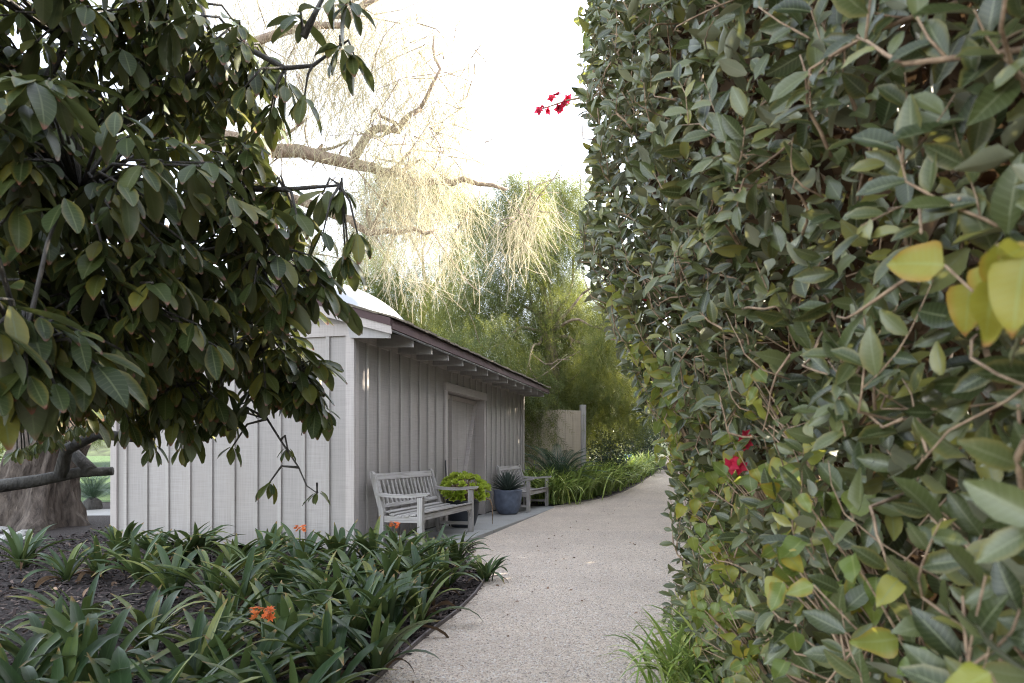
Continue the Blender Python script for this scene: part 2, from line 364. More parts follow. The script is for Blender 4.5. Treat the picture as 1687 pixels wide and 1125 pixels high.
# lawn and pale walk behind the shed at the far side
lw = MB()
V = []; F = []
for j, y in enumerate(np.linspace(15.5, 40, 14)):
    for i in range(9): V.append((-30 + 22.5 * i / 8, y, ground(y) - .004))
for j in range(13):
    for i in range(8): p = j * 9 + i; F.append((p, p + 1, p + 10, p + 9))
tag(MB().add(V, F).build('lawn', M['lawn']), kind='structure')
V = [(-14, 12.6, ground(12.6) - .006), (-4.5, 12.9, ground(12.9) - .006), (-4.5, 14.3, ground(14.3) - .006), (-14, 14.0, ground(14) - .006)]
tag(MB().add(V, [(0, 1, 2, 3)]).build('concrete_walk', M['concrete']), kind='structure')

# loose gravel on the path, wood chips on the bed
def pebbles():
    t = np.array([(1,0,0),(0,1,0),(-1,0,0),(0,-1,0),(0,0,.75),(0,0,-.75)], float)
    f = np.array([(0,1,4,4),(1,2,4,4),(2,3,4,4),(3,0,4,4)]); N = 26000
    y = 2.9 + (rng.random(N) ** 1.7) * 7.5; xl = np.array([pathL(q) for q in y]) + .015
    x = xl + rng.random(N) * (1.75 - xl + .12 * (y - 3))
    V = t[:5]; F = [(0,1,4),(1,2,4),(2,3,4),(3,0,4)]
    s = rng.uniform(.003, .0075, N); a = rng.random(N) * 6.28
    W = np.stack([(V[:, 0][None] * np.cos(a)[:, None] - V[:, 1][None] * np.sin(a)[:, None]) * s[:, None] * rng.uniform(.8, 1.5, (N, 1)) + x[:, None],
                  (V[:, 0][None] * np.sin(a)[:, None] + V[:, 1][None] * np.cos(a)[:, None]) * s[:, None] + y[:, None],
                  V[:, 2][None] * s[:, None] + np.array([ground(q) for q in y])[:, None] + .0005], axis=2).reshape(-1, 3)
    me = bpy.data.meshes.new('gravel'); FF = (np.array(F)[None] + (np.arange(N) * 5)[:, None, None]).reshape(-1, 3)
    me.vertices.add(len(W)); me.vertices.foreach_set('co', W.astype(np.float32).ravel()); me.loops.add(FF.size); me.loops.foreach_set('vertex_index', FF.astype(np.int32).ravel())
    me.polygons.add(len(FF)); me.polygons.foreach_set('loop_start', np.arange(0, FF.size, 3, dtype=np.int32)); me.update(calc_edges=True)
    at = me.attributes.new('tint', 'FLOAT', 'POINT'); at.data.foreach_set('value', np.repeat(rng.random(N), 5).astype(np.float32))
    tag(link('gravel', me, None, M['pebble']), 'loose pale gravel lying on the path', kind='stuff')
pebbles()
def chips():
    t = (np.array([(-.15, 0, 0), (.17, .05, .03), (.13, .9, .0), (-.12, 1, .05), (.0, .5, .09)]), np.array([(0, 1, 2, 4), (0, 4, 2, 3)]), np.array([(0, 0.)] * 5)); N = 46000
    y = 2.6 + rng.random(N) ** 1.3 * 9; x = np.array([pathL(min(q, 7.2)) for q in y]) - .02 - rng.random(N) ** 1.2 * 6
    gx = C0.x - .9649 * 0; keep = np.ones(N, bool)
    for i in range(N):     # not inside the shed
        r = Vector((x[i] - C0.x, y[i] - C0.y)); n_ = r.x * .9649 - r.y * .2628; u_ = r.x * .2628 + r.y * .9649
        if -3.5 < n_ < 1.0 and u_ > -.02: keep[i] = False
    x, y = x[keep], y[keep]; N = len(x)
    d = rng.normal(size=(N, 3)); d[:, 2] *= .25; nrm = np.tile([0, 0, 1.], (N, 1)) + rng.normal(size=(N, 3)) * .35
    cloud('mulch', t, frames(d, nrm), np.stack([x, y, rng.uniform(-.008, .02, N)], 1), rng.uniform(.02, .075, N), rng.random(N) ** 1.4, M['chip'], kind='stuff')['label'] = 'dark wood-chip mulch and litter over the bed'
    N = 260; y = rng.uniform(3.2, 10, N); x = np.array([pathL(min(q, 7.2)) for q in y]) - .05 - rng.random(N) * 5; k = ~((y > 7.3) & (x > -5.6)); x, y = x[k], y[k]
    y2 = rng.uniform(3.3, 16, 110); x2 = np.array([pathL(q) for q in y2]) + np.where(y2 > 7.3, 1.05, .06) * 1.0 + rng.random(110) ** 2 * 1.6; x = np.concatenate([x, x2]); y = np.concatenate([y, y2]); N = len(x)
    d = rng.normal(size=(N, 3)); d[:, 2] *= .3; nrm = np.tile([0, 0, 1.], (N, 1)) + rng.normal(size=(N, 3)) * .4
    k = NT('dead_leaf'); a = k.n('Attribute', attribute_name='tint'); k.col(k.ramp(a.outputs['Fac'], [(0, (.09, .045, .025)), (1, (.30, .19, .12))])); k.rough(.8)
    o = cloud('fallen_leaves', leaf_tpl(.1, .045, 4, .3, .2), frames(d, nrm), np.stack([x, y, rng.uniform(.004, .016, N) + np.array([ground(q) for q in y])], 1), np.where(np.arange(N) < N - 110, rng.uniform(.6, 1.2, N), rng.uniform(.2, .5, N)), rng.random(N), k.m, kind='stuff')
    o['label'] = 'dry brown fallen leaves scattered on the mulch'
chips()

# ---------------------------------------------------------------- shed
def build_shed():
    s = empty('shed', C0, ROT); tag(s, 'grey board-and-batten shed with maroon-edged overhanging roof and plank door', 'shed')
    LEN, WID, SP, PITCH = 8.06, 3.45, .325, .31
    WT = 2.62                                     # wall top under the eave
    D0, D1, DH = 3.04, 4.98, 2.13                 # door opening
    rt = lambda x: 2.80 - PITCH * x if x > -WID / 2 else 2.80 + PITCH * (x + WID)      # roof underside-ish height at local x
    n = int(round(LEN / SP))
    for i in range(n + 1):                         # long wall boards and battens
        a, b = i * SP, min((i + 1) * SP, LEN)
        if b - a > .02:
            zs = [(0.0, WT)]
            if a < D1 and b > D0:
                if a >= D0 - .001 and b <= D1 + .001: zs = [(DH, WT)]
                elif a < D0: MB().box((-.02, D0 - .001 + .002, DH), (0, b, WT)).build('board', M['board'], s); b = D0
                else: MB().box((-.02, a, DH), (0, D1 - .001, WT)).build('board', M['board'], s); a = D1
            for z0, z1 in zs: MB().box((-.02 - .001 * (i % 2), a + .001, z0 + .012), (0.0 - .0015 * (i % 2), b - .001, z1)).build('board', M['board'], s)
        y = i * SP
        if i and y < LEN - .1 and not (D0 - .13 < y < D1 + .13): MB().box((.0005, y - .024, .012), (.024, y + .024, WT - .002)).build('batten', M['batten'], s, bevel=.003)
        elif D0 - .05 < y < D1 + .05: MB().box((.0005, y - .024, DH + .14), (.024, y + .024, WT - .002)).build('batten', M['batten'], s, bevel=.003)
    MB().box((.0005, .004, WT - .16), (.021, LEN, WT - .03)).build('frieze_board', M['trim'], s)
    n = int(WID / SP)
    for i in range(n + 1):                         # gable end, faces the camera
        a, b = -i * SP, -min((i + 1) * SP, WID)
        if a - b > .02:
            za, zb = rt(a) - .06, rt(b) - .06
            if b < -WID / 2 < a: za = zb = min(za, zb)
            MB().add([(b, 0, .0), (a, 0, .0), (a, 0, za), (b, 0, zb), (b, .02, .0), (a, .02, .0), (a, .02, za), (b, .02, zb)],
                     [(0,1,2,3),(7,6,5,4),(0,4,5,1),(1,5,6,2),(2,6,7,3),(3,7,4,0)]).build('board', M['board'], s)
        if i: MB().box((a - .024, -.024, -.01), (a + .024, -.0005, 2.50)).build('batten', M['batten'], s, bevel=.003)
    MB().box((-WID, -.028, 2.50), (-.06, -.0006, 2.64)).build('frieze_board', M['trim'], s)
    # corner boards
    MB().box((-.085, -.030, -.02), (.026, -.0012, 2.63)).build('corner_board', M['trim'], s, bevel=.003)
    MB().box((.0008, -.0010, -.02), (.028, .085, 2.58)).build('corner_board', M['trim'], s, bevel=.003)
    MB().box((-WID - .03, -.03, -.02), (-WID + .07, -.0012, 2.63)).build('corner_board', M['trim'], s, bevel=.003)
    MB().box((.0008, LEN - .09, -.0), (.028, LEN + .002, 2.58)).build('corner_board', M['trim'], s, bevel=.003)
    # far walls
    MB().box((-WID, LEN - .03, 0), (-.021, LEN, 2.7)).build('rear_wall', M['board'], s)
    MB().box((-WID, .021, 0), (-WID + .03, LEN - .031, 2.7)).build('side_wall', M['board'], s)
    # door: casing, reveal, slab with stile, rails and diagonal brace
    for nm, lo, hi in (('door_casing', (.0005, D0 - .1, .0), (.035, D0, DH)), ('door_casing', (.0005, D1, .0), (.035, D1 + .1, DH)),
                       ('door_header', (.0005, D0 - .12, DH), (.045, D1 + .12, DH + .135))):
        MB().box(lo, hi).build(nm, M['trim'], s, bevel=.004)
    for lo, hi in (((-.25, D0 - .03, 0), (-.0006, D0 - .0006, DH)), ((-.25, D1 + .0006, 0), (-.0006, D1 + .03, DH)), ((-.25, D0, DH + .0006), (-.0206, D1, DH + .03))):
        MB().box(lo, hi).build('door_jamb', M['trim'], s)
    d = MB().box((-.20, D0 + .005, .02), (-.16, D1 - .005, DH - .01)).build('door', M['trim'], s)
    w_ = (D1 - D0 - .01)
    for k in range(4):
        a = D0 + .005 + w_ * k / 4
        for q, (z0, z1) in enumerate(((.02, 1.05), (1.053, DH - .01))):
            MB().box((-.1595, a + .004, z0 + .002), (-.150 - .002 * ((k + q) % 2), a + w_ / 4 - .004, z1 - .002)).build('panel', M['board'], d, bevel=.002)
    MB().beam((-.139, D0 + .95, .12), (-.139, D1 - .09, DH - .08), .02, .10, (1, 0, 0)).build('brace', M['trim'], d, bevel=.002)
    MB().beam((-.139, D0 + .55, .05), (-.139, D0 + .55, DH - .03), .02, .09, (1, 0, 0)).build('stile', M['trim'], d, bevel=.002)
    MB().box((-.148, D0 + .01, DH - .09), (-.128, D1 - .01, DH - .015)).build('rail', M['trim'], d)
    # roof: two pitched decks, fascia, barge boards, rafter tails, shingle courses at the edge
    OV, RK = .53, .12; T = .03
    def deck(x0, x1, z0, z1, nm, mat, y0=-RK, y1=LEN + .25, th=T):
        return MB().add([(x0, y0, z0), (x1, y0, z1), (x1, y1, z1), (x0, y1, z0), (x0, y0, z0 + th), (x1, y0, z1 + th), (x1, y1, z1 + th), (x0, y1, z0 + th)],
                        [(0,3,2,1),(4,5,6,7),(0,1,5,4),(1,2,6,5),(2,3,7,6),(3,0,4,7)]).build(nm, mat, s)
    ridge = 2.80 + PITCH * WID / 2
    rf = deck(-WID / 2, OV, ridge - .06, 2.80 - PITCH * OV - .06 + .03, 'roof', M['soffit'])
    deck(-WID - .4, -WID / 2, 2.80 - PITCH * .4 - .06, ridge - .06, 'roof_rear_slope', M['soffit'])
    ez = 2.80 - PITCH * OV
    MB().box((OV + .001, -RK - .02, ez - .105), (OV + .03, LEN + .26, ez + .0)).build('fascia', M['maroon'], s, bevel=.003)
    MB().box((OV - .03, -RK + .02, ez - .118), (OV + .012, LEN + .25, ez - .106)).build('drip_edge', M['dome'], s)
    # barge boards on the gable: pale lower board, maroon upper
    for nm, mat, h0, h1, yo in (('barge_board', M['trim'], -.215, -.075, 0), ('barge_trim', M['maroon'], -.075, .012, -.014)):
        for x0, x1 in ((OV + .02, -WID / 2), (-WID - .4, -WID / 2)):
            r0 = 2.80 - PITCH * OV if x0 > 0 else 2.80 - PITCH * .4; a, b = r0, ridge
            c0 = 0.05 if (x0 > 0 and nm == 'barge_board') else 0
            V = []
            for yy in (-RK - .03 + yo, -RK - .001): V += [(x0, yy, a + h0 + c0), (x1, yy, b + h0), (x1, yy, b + h1), (x0, yy, a + h1)]
            MB().add(V, [(0,1,2,3),(7,6,5,4),(0,4,5,1),(1,5,6,2),(2,6,7,3),(3,7,4,0)]).build(nm, mat, s)
    for k in range(14):
        y = -.02 + k * .618
        if k == 0: y = -.06
        MB().add([(-.05, y - .022, 2.80 - .10), (OV - .035, y - .022, ez - .105), (OV - .035, y - .022, ez - .20), (.0, y - .022, ez - .10 - .075),
                  (-.05, y + .022, 2.80 - .10), (OV - .035, y + .022, ez - .105), (OV - .035, y + .022, ez - .20), (.0, y + .022, ez - .10 - .075)],
                 [(0,1,2,3)[::-1],(4,5,6,7),(0,4,5,1),(1,5,6,2),(2,6,7,3),(3,7,4,0)]).build('rafter', M['rafter'], s)
    # shingles along the eave and up the visible rake
    rr = random.Random(4); y = -RK - .05
    while y < LEN + .2:
        wd = rr.uniform(.10, .2); h = rr.uniform(0, .014)
        MB().add([(OV + .07, y, ez + .005 + h), (OV + .07, y + wd - .006, ez + .005 + h), (OV - .35, y + wd - .006, ez + .135 + h), (OV - .35, y, ez + .135 + h),
                  (OV + .07, y, ez + .025 + h * 1.6), (OV + .07, y + wd - .006, ez + .025 + h * 1.6), (OV - .35, y + wd - .006, ez + .15 + h), (OV - .35, y, ez + .15 + h)],
                 [(0,1,2,3)[::-1],(4,5,6,7),(0,1,5,4),(1,2,6,5),(2,3,7,6),(3,0,4,7)]).build('shingle', M['shingle'], rf)
        y += wd
    for k in range(16):
        x = OV - .30 - k * .15; z = 2.80 - PITCH * x if x > -WID / 2 else 0
        if not z: break
        h = rr.uniform(.01, .025); yw = rr.uniform(.25, .5)
        MB().add([(x + .17, -RK - .06, z - .045 + h), (x + .17, yw, z - .045 + h), (x - .2, yw, z + .07 + h), (x - .2, -RK - .06, z + .07 + h),
                  (x + .17, -RK - .06, z - .028 + h), (x + .17, yw, z - .028 + h), (x - .2, yw, z + .085 + h), (x - .2, -RK - .06, z + .085 + h)],
                 [(0,1,2,3)[::-1],(4,5,6,7),(0,1,5,4),(1,2,6,5),(2,3,7,6),(3,0,4,7)]).build('shingle', M['shingle'], rf)
    # skylight dome on the near slope
    m = MB(); V = []; F = []; nu, nv = 20, 14; cx, cy, hw, hl, hh = -.84, 1.45, .72, .75, .40
    for j in range(nv + 1):
        for i in range(nu + 1):
            a = -1 + 2 * i / nu; b = -1 + 2 * j / nv
            z = hh * max(0, (1 - abs(a) ** 2.4)) ** .5 * max(0, (1 - abs(b) ** 2.6)) ** .5
            x = cx + a * hw; V.append((x, cy + b * hl, 2.80 - PITCH * x + .01 + z))
    for j in range(nv):
        for i in range(nu): p = j * (nu + 1) + i; F.append((p, p + 1, p + nu + 2, p + nu + 1))
    m.add(V, F).build('skylight', M['dome'], rf, smooth=True)
    return s
build_shed()
# small things by the door
tp = empty('garden_tap', SH(.02, 3.5, 0), ROT); tag(tp, 'small outdoor tap with blue handle behind the lime-green potted succulent', 'tap')
MB().tube([(0, 0, 0), (0, 0, .55), (.02, 0, .6), (.07, 0, .6), (.08, 0, .56)], .012, 8).build('pipe', M['metal'], tp, True)
MB().lathe([(0, .03), (.03, .028), (.034, .014), (.03, 0), (0, 0)], 10, (.03, 0, .63)).build('handle', M['bluetap'], tp, True)
st = MB().tube([(.16, 2.78, 0), (.10, 2.83, .5), (.045, 2.90, 1.02)], .012, 6).build('leaning_stake', M['black'], None, True)
st.location = C0; st.rotation_euler = (0, 0, ROT); tag(st, 'thin black stake leaning against the shed door casing', 'stake')

# ---------------------------------------------------------------- benches
def build_bench(n0, u0, L, label):
    b = empty('bench', SH(n0, u0), ROT); tag(b, label, 'bench', 'weathered teak benches along the shed wall')
    S = .42
    def rx(z): return 0.0 if z < S else -(z - S) * .27          # back recline
    for y in (0, L):
        m = MB(); pts = [(0.0, 0), (.0, S), (rx(.87), .87), (rx(.905) + .008, .905), (rx(.905) + .035, .905), (rx(.87) + .058, .87), (.062, S), (.056, 0)]
        V = [(x, y - .033, z) for x, z in pts] + [(x, y + .033, z) for x, z in pts]; k = len(pts)
        m.add(V, [tuple(range(k)), tuple(range(2 * k - 1, k - 1, -1))] + [(i, i + k, (i + 1) % k + k, (i + 1) % k) for i in range(k)])
        m.build('rear_post', M['wz'], b)
        MB().box((.49, y - .034, 0), (.56, y + .034, .60)).build('front_leg', M['wz'], b, bevel=.004)
        m = MB(); prof = [(-.03, .615), (.12, .598), (.3, .592), (.48, .606), (.62, .622), (.635, .640), (.62, .656), (.48, .65), (.3, .632), (.12, .638), (-.04, .655)]
        V = [(x, y - .038, z) for x, z in prof] + [(x, y + .038, z) for x, z in prof]; k = len(prof)
        m.add(V, [tuple(range(k)), tuple(range(2 * k - 1, k - 1, -1))] + [(i, i + k, (i + 1) % k + k, (i + 1) % k) for i in range(k)])
        m.build('armrest', M['wx'], b)
        MB().box((.05, y - .02, .30), (.50, y + .02, .375)).build('seat_rail', M['wx'], b, bevel=.003)
        MB().box((.05, y - .02, .10), (.50, y + .02, .145)).build('stretcher', M['wx'], b, bevel=.003)
        sgn = 1 if y == 0 else -1
        V = [(.535, y + sgn * .03, .335), (.535, y + sgn * .16, .335), (.535, y + sgn * .10, .29), (.535, y + sgn * .05, .235), (.535, y + sgn * .03, .17)]
        V2 = [(x - .025, yy, z) for x, yy, z in V]
        MB().add(V + V2, [(0,1,2,3,4), (9,8,7,6,5)] + [(i, (i + 1) % 5, (i + 1) % 5 + 5, i + 5) for i in range(5)]).build('bracket', M['wy'], b)
    MB().box((.515, .035, .325), (.55, L - .035, .40)).build('front_rail', M['wy'], b, bevel=.003)
    MB().box((.01, .035, .325), (.045, L - .035, .395)).build('rear_rail', M['wy'], b, bevel=.003)
    for i in range(6):                                          # dished seat slats
        t = i / 5; x = .075 + t * .455; z = .415 - .045 * math.sin(math.pi * t * .95) + .008 * t
        MB().beam((x, -.028 if 0 < i < 5 else .036, z), (x, L + .028 if 0 < i < 5 else L - .036, z), .072, .02, (.25 * (t - .45) * -1, 0, 1)).build('seat_slat', M['wy'], b, bevel=.003)
    for z, h in ((.835, .085), (.485, .05)):
        MB().beam((rx(z) + .03, .034, z), (rx(z) + .03, L - .034, z), .032, h, (-.26, 0, 1)).build('back_rail', M['wy'], b, bevel=.004)
    k = int(L / .118)
    for i in range(k):
        y = .034 + (L - .068) * (i + .5) / k
        MB().beam((rx(.50) + .03, y, .505), (rx(.80) + .03, y, .80), .016, .042, (0, 1, 0)).build('back_slat', M['wz'], b)
    return b
build_bench(.21, .27, 1.84, 'weathered grey teak bench with slatted back, lime-green potted plant at its end')
build_bench(.21, 5.56, 1.66, 'weathered grey teak bench partly hidden by the blue-grey agave pot')

# ---------------------------------------------------------------- potted plants
def rosette(n, L, W, amin, amax, rs, tplf):
    out = []
    for i in range(n):
        t = i / n; a = i * 2.39996; inc = amin + (amax - amin) * t
        tp_ = tplf(L * rs.uniform(.85, 1.1), W, inc)
        out.append(xf(tp_, rotz(a)))
    return merge_tpl(out)
rs = random.Random(3)
pa = empty('potted_agave', SH(.45, 5.11), ROT); tag(pa, 'spiky dark agave in a rounded blue-grey glazed pot beside the bench', 'potted plant')
MB().lathe([(0, 0), (.15, 0), (.19, .03), (.245, .16), (.262, .30), (.262, .40), (.268, .43), (.272, .45), (.262, .456), (.245, .45), (.238, .40), (0, .40)], 40).build('pot', M['pot'], pa, True)
MB().lathe([(0, .415), (.237, .41)], 20).build('soil', M['soil'], pa)
def spike(L, W, inc): return strap_tpl(L, W, inc * .85, inc * 1.05, 5, .35)
t = rosette(110, .40, .030, .08, 1.45, rs, spike)
o = link('leaf_rosette', quad_mesh('leaf_rosette', t[0] + np.array([0, 0, .41]), t[1], t[2], rng.random(len(t[0])) * .2), pa, M['agave'])
pb = empty('potted_aeonium', SH(.40, 2.72), ROT); tag(pb, 'lime-green rosette succulent spilling from a dark pot behind the bench', 'potted plant')
MB().lathe([(0, 0), (.16, 0), (.19, .03), (.235, .18), (.25, .36), (.262, .38), (.262, .41), (.24, .41), (.232, .36), (0, .36)], 36).build('pot', M['darkpot'], pb, True)
MB().lathe([(0, .37), (.232, .365)], 20).build('soil', M['soil'], pb)
petal = leaf_tpl(.085, .042, 4, -.25, .2, 'obov')
rosv = []
for i in range(16):
    t_ = i / 16; a = i * 2.4; el = .15 + 1.15 * (1 - t_)
    Mx = np.array(Matrix.Rotation(a, 3, 'Z') @ Matrix.Rotation(el, 3, 'X')); rosv.append(xf(petal, Mx, (0, 0, .012 * t_)))
ros = merge_tpl(rosv); N = 70; st_ = MB(); k = 0
rosmesh = tpl_mesh('rosette', ros, M['aeonium'])
while k < N:
    d = unit(rng.normal(size=3)); d[2] = abs(d[2]) * 1.1 - .25; d = unit(d)
    if d[2] < -.2: continue
    p = np.array([0, 0, .50]) + d * np.array([.36, .40, .26]) * rng.uniform(.86, 1.02)
    n_ = unit(d + np.array([0, 0, .35])); x_ = unit(np.cross(n_, [.3, .9, .1])); y_ = np.cross(n_, x_)
    put('rosette', rosmesh, np.stack([x_, y_, n_], 1), p, rng.uniform(.85, 1.25), pb)
    st_.tube([(0, 0, .37), tuple(np.array([0, 0, .42]) + (p - np.array([0, 0, .42])) * .6), tuple(p)], [.012, .009, .007], 5); k += 1
tag(st_.build('stems', M['twig'], pb, True), kind='stuff')
MB().tube([(.25, .30, .42), (.33, .36, .40), (.36, .38, .28), (.36, .385, .02)], [.016, .014, .010, .004], 6).build('dry_stalk', M['twig'], pb, True)

# ---------------------------------------------------------------- clivia bed
rc = random.Random(21)
cl_meshes = []
for i in range(8):
    L_ = .42 + .03 * (i % 4); a0 = .08 + .09 * (i % 3); a1 = (.5, .9, 1.25, 1.6, .75, 1.9, 1.1, 1.45)[i]
    cl_meshes.append(tpl_mesh('clivia_leaf', strap_tpl(L_, (.045 + .004 * (i % 3)), a0, a1, 8, .18, (-.3, .25, .1, -.15)[i % 4]), M['clivia']))
dead_mesh = tpl_mesh('clivia_leaf', strap_tpl(.36, .03, .5, 2.3, 8, .3, .9), M['deadleaf'])
fl_t = []
for i in range(7):
    a = i * .9; tub = leaf_tpl(.034, .016, 3, .35, .2, 'ellipse'); fl_t.append(xf(tub, np.array(Matrix.Rotation(a, 3, 'Z') @ Matrix.Rotation(.75, 3, 'X'))))
flower_mesh = tpl_mesh('flower', merge_tpl(fl_t), M['orange'])
def clivia(px, py, s=1.0, nl=22, flower=None):
    s *= 1.22; wall = py < 950
    g = G(px, py); c = empty('clivia', (g.x, g.y, -.005), rc.uniform(0, 6.28))
    tag(c, 'strap-leaved clivia in the row against the shed gable wall' if wall and px < 690 else ('clivia at the bed corner by the slab and gravel path' if px > 690 else ('clivia in the open dark mulch at the bed front' if py > 1100 else 'dark green clivia amid the dense middle of the bed')), 'clivia', 'clivias in the bed before the shed')
    for i in range(nl):
        t = i / (nl - 1); a = i * math.pi + rc.gauss(0, .75); tilt = .05 + .62 * t + rc.uniform(-.08, .12)
        me = cl_meshes[min(7, int(t * 5) + rc.randint(0, 2))] if rc.random() > .06 * (1 + t) else dead_mesh
        Mx = Matrix.Rotation(a, 3, 'Z') @ Matrix.Rotation(-tilt * .75, 3, 'X') @ Matrix.Rotation(rc.uniform(-.3, .3), 3, 'Z')
        put('leaf', me, np.array(Mx), (rc.gauss(0, .022), rc.gauss(0, .022), 0), s * rc.uniform(.8, 1.15) * (.95 + .15 * t), c)
    if flower:
        tag(c, flower); h = .36 * s
        MB().tube([(0, 0, 0), (.02, .01, h * .6), (.03, .02, h)], [.009, .008, .007], 6).build('flower_stalk', M['clivia'], c, True)
        for k in range(10):
            a = k * 2.4; Mx = Matrix.Rotation(a, 3, 'Z') @ Matrix.Rotation(.1 + .11 * k, 3, 'X')
            put('flower', flower_mesh, np.array(Mx), (.03 + .04 * math.cos(a), .02 + .04 * math.sin(a), h + .04 - .005 * k), .85, c)
for px, py, s in ((200, 925, 1.0), (255, 938, .95), (325, 930, 1.05), (385, 945, .9), (440, 935, 1.0), (560, 940, 1.0), (612, 938, 1.05), (665, 945, 1.0), (712, 938, .9), (752, 930, .8),
                  (35, 935, .95), (285, 985, .95), (345, 990, .9), (400, 1000, .9), (470, 985, .95), (530, 998, .9), (590, 985, 1.0), (645, 995, 1.05), (700, 985, .95), (738, 968, .8),
                  (380, 1050, .8), (450, 1058, .85), (520, 1050, .9), (585, 1060, 1.0), (640, 1050, .95), (800, 957, .62),
                  (150, 1165, 1.05), (85, 1240, 1.0), (320, 1155, .9), (270, 1250, .9), (390, 1190, .9), (540, 1140, .9), (470, 1230, .85), (200, 1300, 1.0), (10, 1190, .95), (230, 960, .9), (160, 950, .85), (500, 965, 1.0), (560, 1020, .95), (690, 1030, .9), (620, 1110, .9), (300, 935, 1), (420, 960, .9), (620, 1015, .9), (350, 1110, .8), (480, 1095, .85), (110, 958, .8), (240, 1075, .85), (60, 1120, .9), (130, 1045, .8)):
    clivia(px, py, s)
clivia(495, 945, 1.0, 16, 'clivia with orange flowers above its leaves near the shed wall')
clivia(655, 925, .9, 15, 'clivia with a small orange flower beside the bench end')
clivia(440, 1135, .85, 16, 'clivia with orange flower clusters low among its leaves')

# ---------------------------------------------------------------- agapanthus and other borders
def strap_clump(n, L, W, spread, seed):
    r_ = random.Random(seed); parts = []; ti = []
    for i in range(n):
        t = i / n; a0 = .05 + .5 * t; a1 = .9 + 1.5 * r_.random()
        tp_ = strap_tpl(L * r_.uniform(.7, 1.1), W * r_.uniform(.8, 1.2), a0, a1, 7, .15, r_.uniform(-.5, .5))
        p = (r_.gauss(0, spread), r_.gauss(0, spread), 0)
        parts.append(xf(tp_, rotz(r_.uniform(0, 6.283)), p)); ti += [r_.random()] * len(tp_[0])
    t = merge_tpl(parts); return quad_mesh('foliage', t[0], t[1], t[2], np.array(ti))
aga = [strap_clump(150, 1.02, .036, .2, s) for s in (1, 2, 3)]
for m_ in aga: m_.materials.append(M['aga'])
flb = []
for i in range(22):
    d = unit(np.random.default_rng(i).normal(size=3)); d[2] = abs(d[2]) - .2
    flb.append(xf(leaf_tpl(.06, .02, 3, .3, .2), frames(np.array([d]), np.array([[.2, .3, 1.]]))[0]))
blue_mesh = tpl_mesh('flower_head', merge_tpl(flb), M['blue'])
ra = random.Random(5)
def agap(x, y, s, label=None, blue=0):
    e = empty('agapanthus', (x, y, ground(y)), ra.uniform(0, 6.28)); tag(e, label or 'bright green arching agapanthus clump in the border past the shed', 'agapanthus', 'agapanthus along the curved path border')
    o = bpy.data.objects.new('foliage', ra.choice(aga)); C.objects.link(o); o.parent = e; o.scale = (s, s, s)
    for k in range(blue):
        h = .62 + .12 * k; MB().tube([(0, 0, 0), (.05 * k, .04, h * .6), (.10 * k - .04, .05, h)], .008, 5).build('stalk', M['aga'], e)
        b_ = bpy.data.objects.new('flower_head', blue_mesh); C.objects.link(b_); b_.parent = e; b_.location = (.10 * k - .04, .05, h)
for y, off, s in ((15.15, .30, .95), (15.5, .75, 1.0), (16.1, .45, 1.0), (16.5, 1.1, 1.0), (17.0, .5, 1.05), (17.5, 1.2, 1.0), (18.1, .5, 1.0), (18.7, 1.2, 1.05), (19.4, .5, 1.0), (20.2, 1.1, 1.0), (20.8, .45, 1.0), (15.9, 1.5, 1.0), (17.0, 2.0, 1.0), (18.3, 2.1, 1.0),
                  (22.7, .8, 1.0), (23.6, .4, 1.05), (24.4, 1.1, 1.0), (25.2, .4, 1.0)):
    agap(pathL(y) - off, y, s)
agap(pathL(21.9) - .55, 21.9, 1.05, 'agapanthus clump carrying two violet-blue flower heads at the far border', 2)
for px, py, s in ((1165, 1090, .45), (1220, 1075, .45), (1140, 1150, .48)):
    g = G(px, py); e = empty('daylily', (g.x, g.y, 0), ra.uniform(0, 6)); tag(e, 'arching strap-leaved plant at the foot of the hedge on the gravel', 'daylily', 'strap-leaved plants at the hedge foot')
    o = bpy.data.objects.new('foliage', aga[1]); C.objects.link(o); o.parent = e; o.scale = (s, s, s)

def frond_tpl(L, seed, n=26):
    r_ = random.Random(seed); parts = []; pts = []
    y = z = 0; seg = 10
    for i in range(seg + 1):
        v = i / seg; a = .35 + 1.15 * v ** 1.2; pts.append((0, y, z, a)); y += math.sin(a) * L / seg; z += math.cos(a) * L / seg
    V = []; F = []; U = []
    for i, (x, y, z, a) in enumerate(pts):
        w_ = .012 * (1 - .7 * i / seg); V += [(-w_, y, z), (0, y, z + .012), (w_, y, z)]; U += [(-1, i / seg), (0, i / seg), (1, i / seg)]
        if i: b = (i - 1) * 3; F += [(b, b + 1, b + 4, b + 3), (b + 1, b + 2, b + 5, b + 4)]
    parts.append((np.array(V), np.array(F), np.array(U)))
    for k in range(n):
        v = .14 + .84 * k / (n - 1); i = v * seg; j = min(int(i), seg - 1); f = i - j
        y = pts[j][1] * (1 - f) + pts[j + 1][1] * f; z = pts[j][2] * (1 - f) + pts[j + 1][2] * f; a = pts[j][3]
        ll = L * .17 * math.sin(math.pi * (v * .8 + .14)) ** .7
        for sg in (-1, 1):
            d = np.array([sg * .85, .5 * math.sin(a) + .1, .5 * math.cos(a) + .18]); parts.append(xf(leaf_tpl(ll, .013 * L / .9, 2, .12, .1), frames(np.array([d]), np.array([[0, -math.cos(a), math.sin(a)]]))[0], (0, y, z)))
    return merge_tpl(parts)
fr = [tpl_mesh('frond', frond_tpl(L_, i), M['cycad']) for i, L_ in enumerate((1.0, .92))]
